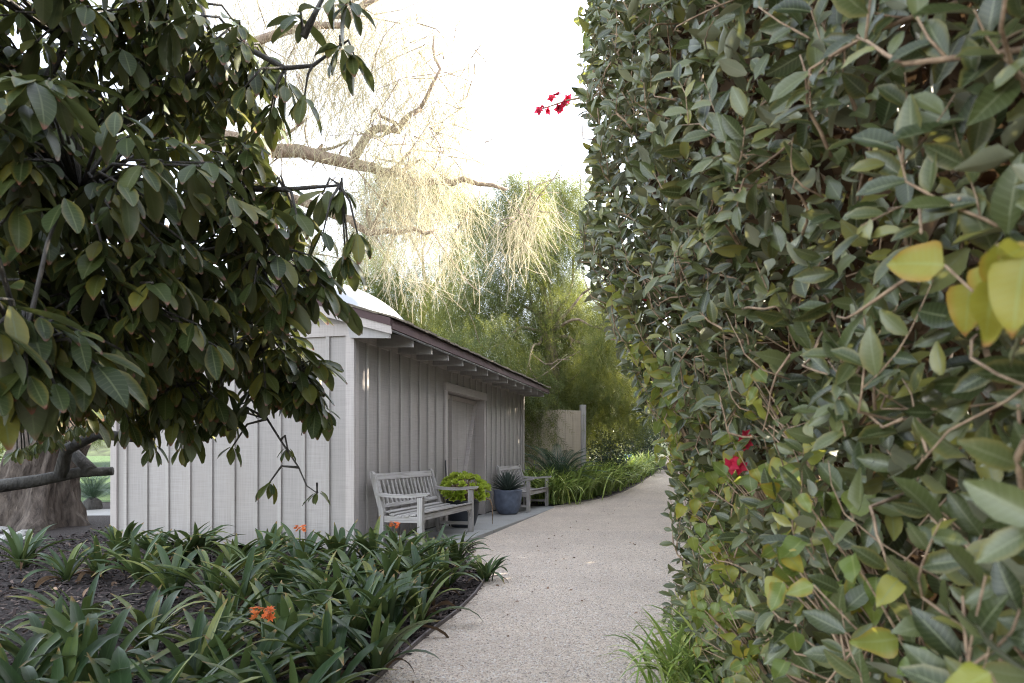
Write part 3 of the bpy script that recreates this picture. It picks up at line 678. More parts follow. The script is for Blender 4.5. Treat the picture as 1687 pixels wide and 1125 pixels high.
def sago(loc, s, n, label, th):
    e = empty('sago_palm', loc); tag(e, label, 'sago palm')
    m = MB(); m.lathe([(0, -.1), (.16, -.1), (.19, .05), (.17, th), (.08, th + .08), (0, th + .09)], 14); m.build('trunk', M['darkbark'], e, True)
    r_ = random.Random(9)
    for i in range(n):
        t = i / n; Mx = Matrix.Rotation(i * 2.39996, 3, 'Z') @ Matrix.Rotation(-(-.25 + 1.0 * t), 3, 'X')
        put('frond', fr[i % 2], np.array(Mx), (0, 0, th), s * r_.uniform(.88, 1.1), e)
sago((1.12, 16.5, ground(16.5) + .12), 1.35, 40, 'dark green sago palm with stiff arching fronds against the plank fence', .12)
g_ = G(152, 838); sago((g_.x, g_.y, ground(g_.y)), .95, 26, 'small sago palm beside the pale walk and big trunk', .15)

# ---------------------------------------------------------------- fence and far buildings
def fence():
    p0, p1 = Vector((-.1, 17.5)), Vector((1.82, 18.1)); e = empty('plank_fence', (p0.x, p0.y, ground(17.8)), math.atan2(p1.y - p0.y, p1.x - p0.x)); tag(e, 'weathered vertical plank fence behind the sago palm', 'fence')
    L_ = (p1 - p0).length; n = 9
    for i in range(n):
        a = L_ * i / n; h = 2.15 + rc.uniform(-.01, .01)
        MB().box((a + .004, -.012 + .004 * (i % 2), 0), (a + L_ / n - .004, .012 + .004 * (i % 2), h)).build('plank', M['tanwood'], e)
    for z in (.4, 1.8): MB().box((0, .02, z), (L_, .06, z + .09)).build('rail', M['wx'], e)
    MB().box((L_, -.06, 0), (L_ + .13, .07, 2.3)).build('post', M['wz'], e)
    MB().box((-.1, -.08, 2.42), (.55, .08, 2.62)).build('cap_beam', M['trim'], e)
    MB().box((-.1, -.05, 0), (-.002, .06, 2.42)).build('post', M['wz'], e)
fence()
def far_shed():
    e = empty('far_shed', SH(-.5, 14.8, .5), ROT); tag(e, 'far grey shed with dark eave and exposed rafters beyond the fence', 'shed')
    for i in range(16): MB().box((-.02 - .003 * (i % 2), i * .45, -.4), (0, i * .45 + .445, 2.15)).build('board', M['board'], e)
    MB().box((-3.4, -.02, -.4), (-.021, 0, 2.15)).build('wall', M['board'], e); MB().box((-3.4, 7.2, -.4), (0, 7.22, 2.15)).build('wall', M['board'], e)
    MB().add([(-1.7, -.15, 2.75), (.5, -.15, 2.12), (.5, 7.4, 2.12), (-1.7, 7.4, 2.75), (-1.7, -.15, 2.82), (.5, -.15, 2.19), (.5, 7.4, 2.19), (-1.7, 7.4, 2.82)],
             [(0,3,2,1),(4,5,6,7),(0,1,5,4),(1,2,6,5),(2,3,7,6),(3,0,4,7)]).build('roof', M['shingle'], e)
    MB().add([(-1.7, -.15, 2.75), (-3.9, -.15, 2.12), (-3.9, 7.4, 2.12), (-1.7, 7.4, 2.75)], [(0, 1, 2, 3)]).build('rear_roof', M['shingle'], e)
    MB().box((.501, -.15, 2.08), (.53, 7.4, 2.2)).build('fascia', M['maroon'], e)
    for i in range(13): MB().box((.002, i * .6, 1.98), (.47, i * .6 + .05, 2.09)).build('rafter', M['rafter'], e)
far_shed()
sb = empty('stone_bench', (7.6, 28.2, ground(28)), .1); tag(sb, 'grey stone bench on the dark bank at the path end', 'bench')
MB().box((-1.0, -.25, .38), (1.0, .25, .5)).build('seat', M['greystone'], sb, bevel=.02)
for x in (-.7, .5): MB().box((x, -.2, -.1), (x + .22, .2, .379)).build('leg', M['greystone'], sb, bevel=.015)
MB().box((-1.0, .255, .3), (1.0, .36, 1.0)).build('backrest', M['greystone'], sb, bevel=.02)
ho = MB()
for k in range(5): ho.tube([(.32 * math.cos(a) * (1 - .05 * (k % 2)), .32 * math.sin(a), .04 + .05 * k) for a in np.linspace(0, 6.28, 20)], .028, 5)
h_ = ho.build('coiled_hose', M['teal'], None, True); h_.location = (4.0, 24.2, ground(24.2) + .45); tag(h_, 'turquoise coiled hose behind the far border plants', 'hose')
hp = MB().tube([P(-40, 872, 9.2), P(60, 880, 8.9), P(130, 872, 9.3), P(210, 868, 9.6)], .012, 6).build('drip_hose', M['black'], None, True); tag(hp, 'thin black drip hose lying across the mulch by the trunk', 'hose')
for v in hp.data.vertices: v.co.z = .012 + ground(v.co.y) + (v.co.z % .02) * .5
rk = random.Random(2)
for i in range(9):
    g = G(rk.uniform(-30, 45), rk.uniform(865, 890)); bm = bmesh.new(); bmesh.ops.create_icosphere(bm, subdivisions=2, radius=rk.uniform(.05, .1))
    for v in bm.verts: v.co *= 1 + .25 * math.sin(v.co.x * 40 + i) * math.cos(v.co.y * 37); v.co.z *= .6
    me = bpy.data.meshes.new('white_stone'); bm.to_mesh(me); bm.free(); o = link('white_stone', me, None, M['stone']); o.location = (g.x, g.y, ground(g.y) + .02); o.rotation_euler = (0, 0, rk.random() * 6)
    tag(o, 'pale rounded stone lying at the base of the big trunk', 'stone', 'pale stones by the trunk')

# ---------------------------------------------------------------- trees
def lobes_points(lobes, dens, hang, rg):
    """points and lobe tint inside drooping ellipsoid lobes [(x,y,z,r)]"""
    pts = []; ti = []
    for x, y, z, r in lobes:
        n = int(dens * r * r); d = unit(rg.normal(size=(n, 3))); q = d * (rg.random((n, 1)) ** .45) * np.array([r, r, r * .75])
        q[:, 2] -= rg.random(n) ** 2 * r * hang; pts.append(q + np.array([x, y, z])); ti.append(np.full(n, rg.random() * .55) + rg.random(n) * .4)
    return np.vstack(pts), np.concatenate(ti)
def spray_tpl(L=.55, n=5, ll=.17, lw=.052):
    parts = []
    for k in range(n):
        v = (k + .5) / n; y = L * v
        for sg in (-1, 1):
            d = np.array([sg * .62, .75, -.15 * sg]); parts.append(xf(leaf_tpl(ll * (1.05 - .45 * v), lw, 1, .0, .0), frames(np.array([d]), np.array([[.1, 0, 1.]]))[0], (.02 * math.sin(v * 5), y, -.03 * v)))
    V = np.array([(-.003, 0, 0), (.003, 0, 0), (.002, L, -.03), (-.002, L, -.03)]); parts.append((V, np.array([(0, 1, 2, 3)]), np.array([(0, 0), (0, 0), (0, 1), (0, 1)], float)))
    return merge_tpl(parts)
def rect_leaf(tp): return tp
spray = spray_tpl()
def limb(m, a, b, r0, r1, rg, wob=.12, seg=6, n=7):
    a, b = Vector(a), Vector(b); L_ = (b - a).length; pts = []; rad = []
    o1, o2 = Vector(rg.normal(size=3)) * wob * L_, Vector(rg.normal(size=3)) * wob * L_
    for i in range(seg + 1):
        t = i / seg; pts.append(a.lerp(b, t) + o1 * math.sin(math.pi * t) * .5 + o2 * math.sin(2 * math.pi * t) * .35); rad.append(r0 + (r1 - r0) * t)
    m.tube(pts, rad, n); return pts
def pepper_tree(base, hub, lobes, label, dens, seed, hang=1.5, strand=spray, mat='pepper', scale=(.55, 1.05), trunk_r=.28, limb_r=.06, name='pepper_tree', barkm='limb', group=None, extra=None):
    rg = np.random.default_rng(seed); e = empty(name, base); tag(e, label, 'tree', group); B = Vector(base)
    m = MB(); big = trunk_r > .4
    limb(m, (0, 0, -.2), Vector(hub) - B, trunk_r, trunk_r * .6, rg, .08, 40 if big else 8, 64 if big else 12)
    if big:
        for i, v in enumerate(m.V):
            k_, z_ = i % 64, v[2]; ring = m.V[(i // 64) * 64:(i // 64) * 64 + 64]; cx_ = sum(q[0] for q in ring) / 64 if k_ == 0 else cx_; cy_ = sum(q[1] for q in ring) / 64 if k_ == 0 else cy_
            a_ = math.atan2(v[1] - cy_, v[0] - cx_); f = noise.fractal(Vector((math.cos(a_) * 6, math.sin(a_) * 6, z_ * 1.6 + a_ * .6)), .7, 2.1, 5); f2 = noise.noise(Vector((math.cos(a_) * 1.6, math.sin(a_) * 1.6, z_ * .6)))
            s_ = 1 + .30 * f + .2 * f2 + .75 * math.exp(-max(z_, 0) / .35) * (1 + .5 * math.sin(a_ * 5)); m.V[i] = (cx_ + (v[0] - cx_) * s_, cy_ + (v[1] - cy_) * s_, z_)
    m.build('trunk', M[barkm], e, True)
    m = MB()
    for x, y, z, r in lobes:
        end = Vector((x, y, z)) - B; h = Vector(hub) - B
        if limb_r < .04:
            for _ in range(5): limb(m, end + Vector(rg.normal(size=3)) * r * .3, end + Vector(rg.normal(size=3)) * r * .9, .012, .004, rg, .2, 4, 5)
            continue
        mid = h.lerp(end, .5) + Vector((0, 0, .15 * (end - h).length)); limb(m, h, mid, limb_r, limb_r * .55, rg, .12, 5, 6); q = limb(m, mid, end, limb_r * .55, .012, rg, .16, 5, 6)
        for _ in range(3): limb(m, q[rg.integers(2, 6)], end + Vector(rg.normal(size=3)) * r * .5, .022, .006, rg, .15, 4, 5)
    if extra: extra(m, B)
    m.build('limbs', M['limb'], e, True)
    pts, ti = lobes_points(lobes, dens, hang, rg); N = len(pts)
    d = np.tile([0, 0, -1.], (N, 1)) + rg.normal(size=(N, 3)) * np.array([.6, .6, .3]); nr = rg.normal(size=(N, 3))
    cloud('crown', strand, frames(d, nr), pts - np.array(base), rg.uniform(*scale, N), ti % 1.0, M[mat], e, 'stuff'); return e
def lob(lst, Y, jit, seed):
    r_ = random.Random(seed); out = []
    for px, py, r in lst:
        y = Y + r_.uniform(-jit, jit); p = P(px, py, y); out.append((p.x, y, p.z, (1.15 if Y > 15 else 1.35) * r / FPX * y))
    return out
L2 = [(860, 300, 50), (930, 308, 58), (985, 365, 42), (845, 372, 62), (905, 395, 50), (790, 470, 72), (880, 500, 75), (958, 505, 55), (1010, 540, 50), (800, 575, 80), (900, 590, 80), (985, 600, 60),
      (930, 650, 50), (860, 630, 60), (1035, 630, 45), (780, 330, 40), (1020, 460, 40), (975, 640, 50)]
t2 = pepper_tree((1.3, 19.6, ground(19.6)), (1.0, 19.3, 4.6), lob(L2, 19.2, 1.5, 1), 'dense green weeping pepper tree behind the shed and plank fence', 1600, 31)
L3 = [(650, 300, 62), (720, 295, 50), (620, 450, 60), (700, 460, 75), (645, 530, 65), (735, 540, 70), (560, 470, 60), (760, 400, 40), (600, 380, 40), (500, 420, 60), (420, 470, 70)]
t3 = pepper_tree((-3.2, 23.2, ground(23.2)), (-3.0, 23.0, 5.2), lob(L3, 22.5, 1.5, 2), 'yellow-green pepper tree showing over the shed roof', 1150, 32)
# trees closing the view, then three unseen added for shade, each its own copy
def copy_tree(src, loc, rz, s, label):
    r_ = src.copy(); C.objects.link(r_); r_.location = loc; r_.rotation_euler = (0, 0, rz); r_.scale = (s, s, s); r_['label'] = label; r_['group'] = 'trees closing the far view'
    for ch in list(src.children):
        c = ch.copy(); C.objects.link(c); c.parent = r_
for i, (x, y, rz, s, lb) in enumerate(((8.5, 30, 1.2, .95, 'tall pepper tree beyond the dark bank at the path end'), (3.5, 34, 2.6, 1.0, 'pepper tree standing behind the far shed'), (-12, 34, 4.0, 1.0, 'pepper tree beyond the green lawn'),
                                       (-20, 30, .7, 1.0, 'broad tree at the lawn edge past the big trunk'), (13.5, 23, 3.4, .9, 'unseen leafy tree added behind the hedge to shade the far path'),
                                       (8.2, 15.0, 5.1, .72, 'unseen leafy tree added behind the hedge to shade the benches and shed'), (10.5, 10.5, 2.0, .72, 'unseen shade tree added behind the hedge opposite the planting bed'))):
    copy_tree(t2, (x, y, ground(y)), rz, s, lb)
# old pepper tree at the left: massive trunk, limbs over the shed, sparse straw-coloured strands
def strand_tpl():
    parts = []; V = []; F = []; U = []; seg = 6
    for i in range(seg + 1):
        v = i / seg; V += [(-.0045 + .03 * math.sin(4 * v), v, -.05 * v), (.0045 + .03 * math.sin(4 * v), v, -.05 * v)]; U += [(-.5, v), (.5, v)]
        if i: b = (i - 1) * 2; F.append((b, b + 1, b + 3, b + 2))
    parts.append((np.array(V), np.array(F), np.array(U)))
    r_ = random.Random(8)
    for k in range(13):
        v = .08 + .9 * k / 13; d = np.array([r_.choice((-1, 1)) * .7, .7, r_.uniform(-.5, .5)]); parts.append(xf(leaf_tpl(r_.uniform(.05, .13), .018, 1, 0, 0), frames(np.array([d]), np.array([[.1, 0, 1.]]))[0], (.03 * math.sin(4 * v), v, -.05 * v)))
    return merge_tpl(parts)
L1 = [(480, 120, 60), (560, 100, 70), (640, 110, 70), (700, 70, 70), (735, 170, 55), (620, 200, 55), (680, 240, 60), (755, 250, 45), (560, 300, 50), (650, 320, 60), (720, 335, 55), (850, 350, 34), (520, 40, 60), (600, 10, 60), (690, -10, 70),
      (480, 320, 45), (880, 320, 34), (780, 110, 40), (430, 200, 60), (380, 60, 70), (560, -60, 80), (430, -40, 80)]
def old_limbs(m, B):
    def chain(pts, r0, r1):
        q = [P(*p) - B for p in pts]; fine = []
        for a, b in zip(q[:-1], q[1:]):
            for t in (0, .33, .66): fine.append(a.lerp(b, t) + Vector(np.random.default_rng(len(fine)).normal(size=3)) * .035)
        fine.append(q[-1]); m.tube(fine, list(np.linspace(r0, r1, len(fine))), 8)
    chain([(250, 215, 11.8), (350, 232, 12.2), (445, 238, 12.5), (580, 264, 12.8), (630, 285, 12.9), (700, 302, 13.0), (765, 298, 13.2), (835, 312, 13.4)], .17, .035)
    chain([(580, 262, 12.8), (603, 225, 12.7), (652, 205, 12.6), (692, 180, 12.5)], .10, .045)
    chain([(692, 180, 12.5), (720, 120, 12.4), (715, 60, 12.4)], .04, .02)
    chain([(350, 330, 12), (470, 330, 12.2), (560, 350, 12.3), (610, 378, 12.4), (655, 385, 12.5), (720, 378, 12.6)], .11, .03)
    chain([(300, 120, 12), (430, 70, 12.2), (560, 30, 12.4), (640, -10, 12.5)], .10, .03)
    for a in ((445, 238, 12.5), (520, 250, 12.6), (640, 290, 12.9), (610, 378, 12.4), (560, 30, 12.4), (652, 205, 12.6)):
        for k in range(3): chain([a, (a[0] + rk.uniform(-40, 60), a[1] + rk.uniform(-50, 30), a[2] + .2), (a[0] + rk.uniform(-70, 110), a[1] + rk.uniform(-70, 40), a[2] + .3)], .035, .008)
pt = pepper_tree((-7.9, 11.2, ground(11.2)), (-6.2, 11.8, 5.2), lob(L1, 12.8, .9, 3), 'massive old pepper tree with furrowed trunk and straw-coloured weeping strands', 560, 33, 1.6, strand_tpl(), 'straw', (.35, .95), .46, .03, 'old_pepper_tree', 'bark', None, old_limbs)

# ---------------------------------------------------------------- near evergreen tree at the left
def near_tree():
    rg = np.random.default_rng(77); base = Vector((-3.7, 3.2, 0)); e = empty('evergreen_tree', base)
    tag(e, 'dark evergreen tree with large glossy drooping leaves hanging over the bed', 'tree')
    ell = [(110, 70, 3.2, 260, 150, .8), (330, 110, 3.4, 120, 120, .5), (130, 320, 2.7, 250, 170, .8), (390, 300, 3.4, 70, 110, .35), (160, 520, 2.8, 230, 140, .7), (430, 440, 3.3, 150, 105, .5),
           (430, 580, 3.5, 105, 100, .4), (40, 570, 2.0, 110, 90, .3), (290, 640, 3.4, 130, 75, .4), (500, 640, 3.6, 45, 70, .2), (100, 640, 3.6, 120, 60, .3), (-200, 200, 3.0, 300, 300, 1.2), (-200, 500, 2.6, 250, 200, 1.0)]
    wh = []
    for px, py, Y, rx_, ry_, rd in ell:
        n = int(rx_ * ry_ / 290 * (1.0 if px > 0 else .6)) + 6
        for _ in range(n):
            d = unit(rg.normal(size=3)) * rg.random() ** .4; y = Y + d[1] * rd; p = P(px + d[0] * rx_, py + d[2] * ry_, Y); wh.append((p.x, y, p.z, px, py, Y))
    for x, y, z in [(-3.9 + rg.normal() * 1.0, .9 + rg.normal() * .9, 2.9 + rg.normal() * .5) for _ in range(150)]:      # crown goes on past the frame, added to darken the bed
        if x < -.85 * max(y, .4) - .3: wh.append((x, y, z, None, None, None))
    limbs = MB(); hub = Vector((-3.3, 3.1, 2.0)) - base
    limb(limbs, (0, 0, -.1), hub, .14, .10, rg, .05, 6, 10)
    nodes = []
    for px, py, Y, rx_, ry_, rd in ell:
        q = limb(limbs, hub, P(px, py, Y) - base, .05, .016, rg, .09, 7, 6); nodes += q[2:]
    for pts in (((-40, 806, 4.6), (60, 792, 4.7), (130, 778, 4.8), (186, 776, 4.85)), ((100, 783, 4.75), (110, 740, 4.7), (160, 715, 4.6), (230, 722, 4.5)), ((150, 777, 4.8), (120, 745, 4.9), (110, 735, 4.9))):
        q = [P(*p) - base for p in pts]; limbs.tube(q, list(np.linspace(.048, .03, len(q))), 8)
    limb(limbs, hub - Vector((0, 0, 1.0)), P(-40, 806, 4.6) - base, .07, .05, rg, .05, 6, 8)
    for pts in (((330, 60, 3.4), (400, 75, 3.4), (470, 112, 3.4), (515, 108, 3.4), (560, 75, 3.4)), ((270, 50, 3.3), (330, 60, 3.4)), ((400, 310, 3.4), (470, 312, 3.4), (560, 305, 3.4)), ((330, 5, 3.4), (350, 70, 3.4)), ((500, 60, 3.2), (540, -20, 3.2))):
        q = [P(*p) - base for p in pts]; limbs.tube(q, list(np.linspace(.018, .006, len(q))), 6); nodes += q
    for px, py, Y in ((470, 145, 3.4), (500, 170, 3.4), (560, 80, 3.4), (585, 95, 3.4), (450, 180, 3.4), (490, 20, 3.2), (560, -5, 3.2), (580, 8, 3.2), (420, 120, 3.4), (530, 320, 3.4), (565, 320, 3.4), (590, 390, 3.4), (575, 430, 3.5), (522, 815, 3.6), (440, 800, 3.6), (475, 745, 3.6), (300, 745, 3.6), (360, 700, 3.6), (230, 700, 3.5), (250, 740, 3.6), (380, 740, 3.6), *[(20 + 230 * ((i * .618) % 1), 655 + 95 * ((i * .381) % 1), 4.3 + .5 * ((i * .27) % 1)) for i in range(30)]):
        p = P(px, py, Y); wh.append((p.x, p.y, p.z, 999, py, Y))
    q = [P(*p) - base for p in ((440, 690, 3.6), (462, 725, 3.62), (492, 770, 3.58), (505, 800, 3.6), (522, 812, 3.6))]; limbs.tube(q, [.007, .006, .005, .004, .003], 6); nodes += q
    limbs.build('limbs', M['darkbark'], e, True)
    tw = MB(); locs = []; ds = []; ns = []; sc = []
    NV = np.array([tuple(v) for v in nodes])
    for x, y, z, px, py, Y in wh:
        p = np.array([x, y, z]) - np.array(base); j = NV[np.argmin(((NV - p) ** 2).sum(1))]
        tip = unit(p - j + np.array([.0, -.05, -.02])); midp = j * .45 + p * .55 + np.array([0, 0, .06]); tw.tube([j, midp, p], [.008, .006, .004], 5)
        n = rg.integers(5, 9); a0 = rg.random() * 6.28; small = (px == 999 and py > 650)
        for k in range(n):
            a = a0 + k * 2.4; rad = np.array([math.cos(a), math.sin(a), 0]); d = unit(rad * rg.uniform(.45, 1.0) + tip * .35 + np.array([0, 0, -rg.uniform(.3, 1.15)]))
            nr = rad * .7 + np.array([0, -.25, .75]) + rg.normal(size=3) * .2
            locs.append(p + rad * .012 - tip * rg.random() * .04); ds.append(d); ns.append(nr); sc.append(rg.uniform(.5, 1.18) * (.62 if small else 1.0))
    tag(tw.build('twigs', M['darkbark'], e, True), kind='stuff')
    locs, ds, ns, sc = np.array(locs), np.array(ds), np.array(ns), np.array(sc); Mx = frames(ds, ns)
    W = locs + np.array(base); px = CX + W[:, 0] / W[:, 1] * FPX; py = HZ - (W[:, 2] - CAMZ) / W[:, 1] * FPX
    inside = (px > 0) & (px < 660) & (py > 0) & (py < 900) & (W[:, 1] > .5); score = np.where(inside, sc / np.maximum(W[:, 1], .5), 0); order = np.argsort(-score)
    tpls = [leaf_tpl(.165, .064, 6, .16, .18, 'obov', .04), leaf_tpl(.15, .066, 6, .3, .15, 'ellipse', .05), leaf_tpl(.175, .058, 6, .08, .22, 'obov', .03)]
    mes = [tpl_mesh('leaf', t_, M['magnolia']) for t_ in tpls]
    for i in order[:300]: put('leaf', mes[i % 3], Mx[i], locs[i], sc[i], e)
    rest = order[300:]; cloud('foliage', tpls[0], Mx[rest], locs[rest], sc[rest], rg.random(len(rest)), M['magnolia'], e, 'stuff')
near_tree()

# ---------------------------------------------------------------- hedge on the right
def hedge_x(Y, Z):
    base = .56 + .115 * min(Y, 4.2); wgt = min(1, max(0, (Y - .9) / 3.0)); l = min(1, max(0, (Z - 1.0) / 1.4)); l = l * l * (3 - 2 * l)
    return base - .55 * wgt * l
def hedge():
    rg = np.random.default_rng(5); e = empty('hedge', (1.5, 2.5, 0)); tag(e, 'tall clipped hedge of grey-green oval leaves with tangled twigs beside the path', 'hedge'); O = np.array([1.5, 2.5, 0])
    pts = []; nrm = []
    def sample(n, y0, y1, z0, z1, depth, bump=.10):
        for _ in range(n):
            y = rg.uniform(y0, y1); z = rg.uniform(z0, z1); x = hedge_x(y, z); q = depth * rg.random() ** 1.7
            q += bump * (math.sin(y * 5.1 + z * 3.3) * math.sin(z * 4.7 - y * 2.2)) * .5
            pts.append((x + q, y, z)); nrm.append((-.8, -.45, .35))
    sample(12500, .62, 4.3, 0.02, 4.6, .42); sample(2500, -1.5, .62, 0.02, 3.6, .4)
    for _ in range(5000):                 # end of this stretch, turning away from the path
        x = rg.uniform(0, 1.6); z = rg.uniform(0, 4.6); xx = hedge_x(4.2, z) + x; pts.append((xx, 4.25 + rg.normal() * .12 + .08 * math.sin(z * 5 + x * 4), z)); nrm.append((-.3, .8, .3))
    for _ in range(3500):
        y = rg.uniform(.5, 4.2); pts.append((hedge_x(y, 4.6) + rg.uniform(0, 1.3), y, 4.6 + rg.normal() * .1)); nrm.append((-.1, 0, 1))
    pts = np.array(pts); nrm = np.array(nrm); N = len(pts)
    keep = (pts[:, 0] / np.maximum(pts[:, 1], .05) < 5) & ~((pts[:, 1] < .62) & (pts[:, 0] < .5)); pts, nrm = pts[keep], nrm[keep]; N = len(pts)
    d = rg.normal(size=(N, 3)) + np.array([-.45, -.1, .3]); n_ = nrm + rg.normal(size=(N, 3)) * .8; Mx = frames(d, n_); sc = rg.uniform(.6, 1.4, N)
    tp_ = [leaf_tpl(.074, .034, 4, .18, .22, 'ellipse', .06), leaf_tpl(.066, .035, 4, -.12, .25, 'ovate', .05)]
    px = CX + pts[:, 0] / np.maximum(pts[:, 1], .05) * FPX; py = HZ - (pts[:, 2] - CAMZ) / np.maximum(pts[:, 1], .05) * FPX
    dep = pts[:, 0] - np.array([hedge_x(a, b) for a, b in pts[:, 1:]])
    inside = (px > 950) & (px < 1687) & (py > 0) & (py < 1125) & (pts[:, 1] > .55); score = np.where(inside & (dep < .10), sc / np.maximum(pts[:, 1], .3), 0); order = np.argsort(-score)
    mes = [tpl_mesh('leaf', t_, M['hedge']) for t_ in tp_]
    for i in order[:300]: put('leaf', mes[i % 2], Mx[i], pts[i] - O, sc[i], e)
    rest = order[300:]; h_ = len(rest) // 2
    cloud('foliage', tp_[0], Mx[rest], pts[rest] - O, sc[rest], rg.random(N - 300), M['hedge'], e, 'stuff')
    tw = MB(); tl = []; td = []; tn = []                   # twig tangle: curved shoots that carry leaves along them
    def shoot(p, d, L_, r_, nleaf, sub=True):
        q = []; dd = Vector(d); c = Vector(p)
        for i in range(6):
            q.append(c.copy()); dd = (dd + Vector(rg.normal(size=3)) * .16 + Vector((-.03, 0, .05))).normalized(); c = c + dd * L_ / 5
            c.x = max(c.x, hedge_x(c.y, c.z) - .07)
        tw.tube([a - Vector(O) for a in q], list(np.linspace(r_, r_ * .4, 6)), 5)
        for k in range(nleaf):
            t = (k + .8) / nleaf * 4.99; j = int(t); a = q[j].lerp(q[j + 1], t - j); ax = (q[j + 1] - q[j]).normalized(); sd_ = ax.cross(Vector((-.6, -.6, .3))).normalized() * (1 if k % 2 else -1)
            v = ax * .55 + sd_ * .8 + Vector((-.35, -.15, .1)) + Vector(rg.normal(size=3)) * .2; tl.append(tuple(a)); td.append(tuple(v)); tn.append((-.7 + rg.normal() * .35, -.5 + rg.normal() * .35, .45 + rg.normal() * .35))
            if sub and k % 4 == 1: shoot(a, v, L_ * .45, r_ * .5, 5, False)
    for _ in range(290):
        y = .75 + 3.4 * rg.random() ** 1.25; z = rg.uniform(0, 3.9); shoot((hedge_x(y, z) + rg.uniform(.0, .22), y, z), (rg.normal() * .35 - .25, rg.normal() * .7, .45 + rg.normal() * .6), rg.uniform(.22, .55), rg.uniform(.003, .0062), int(rg.integers(4, 9)))
    for _ in range(420):                                    # bare dead shoots
        y = rg.uniform(.8, 4.2); z = rg.uniform(0, 4.2); shoot((hedge_x(y, z) + rg.uniform(-.04, .2), y, z), tuple(rg.normal(size=3)), rg.uniform(.15, .5), rg.uniform(.002, .0045), 0)
    tl, td, tn = np.array(tl), np.array(td), np.array(tn); nt_ = len(tl); tsc = rg.uniform(.55, 1.25, nt_)
    cloud('shoot_leaves', tp_[0], frames(td, tn), tl - O, tsc, rg.random(nt_), M['hedge'], e, 'stuff')
    for k in range(9):
        y = .9 + k * .42; tw.tube([(hedge_x(y, z) + .42 + .05 * math.sin(z * 3 + k) - O[0], y + .1 * math.sin(z * 2 + k) - O[1], z) for z in np.linspace(-.05, 4.3, 9)], list(np.linspace(.026, .01, 9)), 6)
    tag(tw.build('twigs', M['twig'], e, True), kind='stuff')
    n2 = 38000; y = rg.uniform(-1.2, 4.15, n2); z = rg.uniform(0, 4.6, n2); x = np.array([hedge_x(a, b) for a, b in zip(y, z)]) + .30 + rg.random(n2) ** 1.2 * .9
    cloud('inner_foliage', leaf_tpl(.11, .055, 2, .15, .2), frames(rg.normal(size=(n2, 3)), rg.normal(size=(n2, 3)) + np.array([-.6, -.3, .3])), np.stack([x, y, z], 1) - O, rg.uniform(.7, 1.3, n2), rg.random(n2) * .8, M['deadleaf'], e, 'stuff')  # dry leaves inside; their dark brown also stands in for interior shade
    return e
hedge()
def shade_hedge():      # unseen hedge run added beside the path, heights shaped to shade shed and path
    rg = np.random.default_rng(15); e = empty('hedge', (3.5, 9, 0)); tag(e, 'continuing leafy hedge, unseen, added to shade the shed and far gravel path', 'hedge'); O = np.array([3.5, 9, 0]); pts = []
    for _ in range(58000):
        y = 4.4 + 23.6 * rg.random() ** 1.35; z = rg.uniform(0, min(6.3, 3.6 + max(0, y - 6.0) * .95, max(2.6, 6.3 - max(0, y - 18.5) * 1.6)) + .3 * math.sin(y * 2)); x = max(.285 * y + .45, 1.9) + 2.2 * rg.random() ** 1.2 + .12 * math.sin(y * 3 + z * 4); pts.append((x, y, z))
    pts = np.array(pts); N = len(pts); d = rg.normal(size=(N, 3)); nr = rg.normal(size=(N, 3)) * .6 + np.array([-.8, -.2, .4])
    cloud('foliage', leaf_tpl(.24, .135, 2, .15, .2), frames(d, nr), pts - O, rg.uniform(.7, 1.3, N) * (1 + np.maximum(0, pts[:, 1] - 9) * .05), rg.random(N), M['hedge'], e, 'stuff')
    m = MB()
    for k in range(12): y = 4.8 + k * 1.05; m.tube([(max(.285 * y + .45, 1.9) + .6 - O[0], y - O[1], z) for z in (-.1, 2, 5.2)], [.05, .04, .015], 6)
    tag(m.build('stems', M['twig'], e, True), kind='stuff')
shade_hedge()
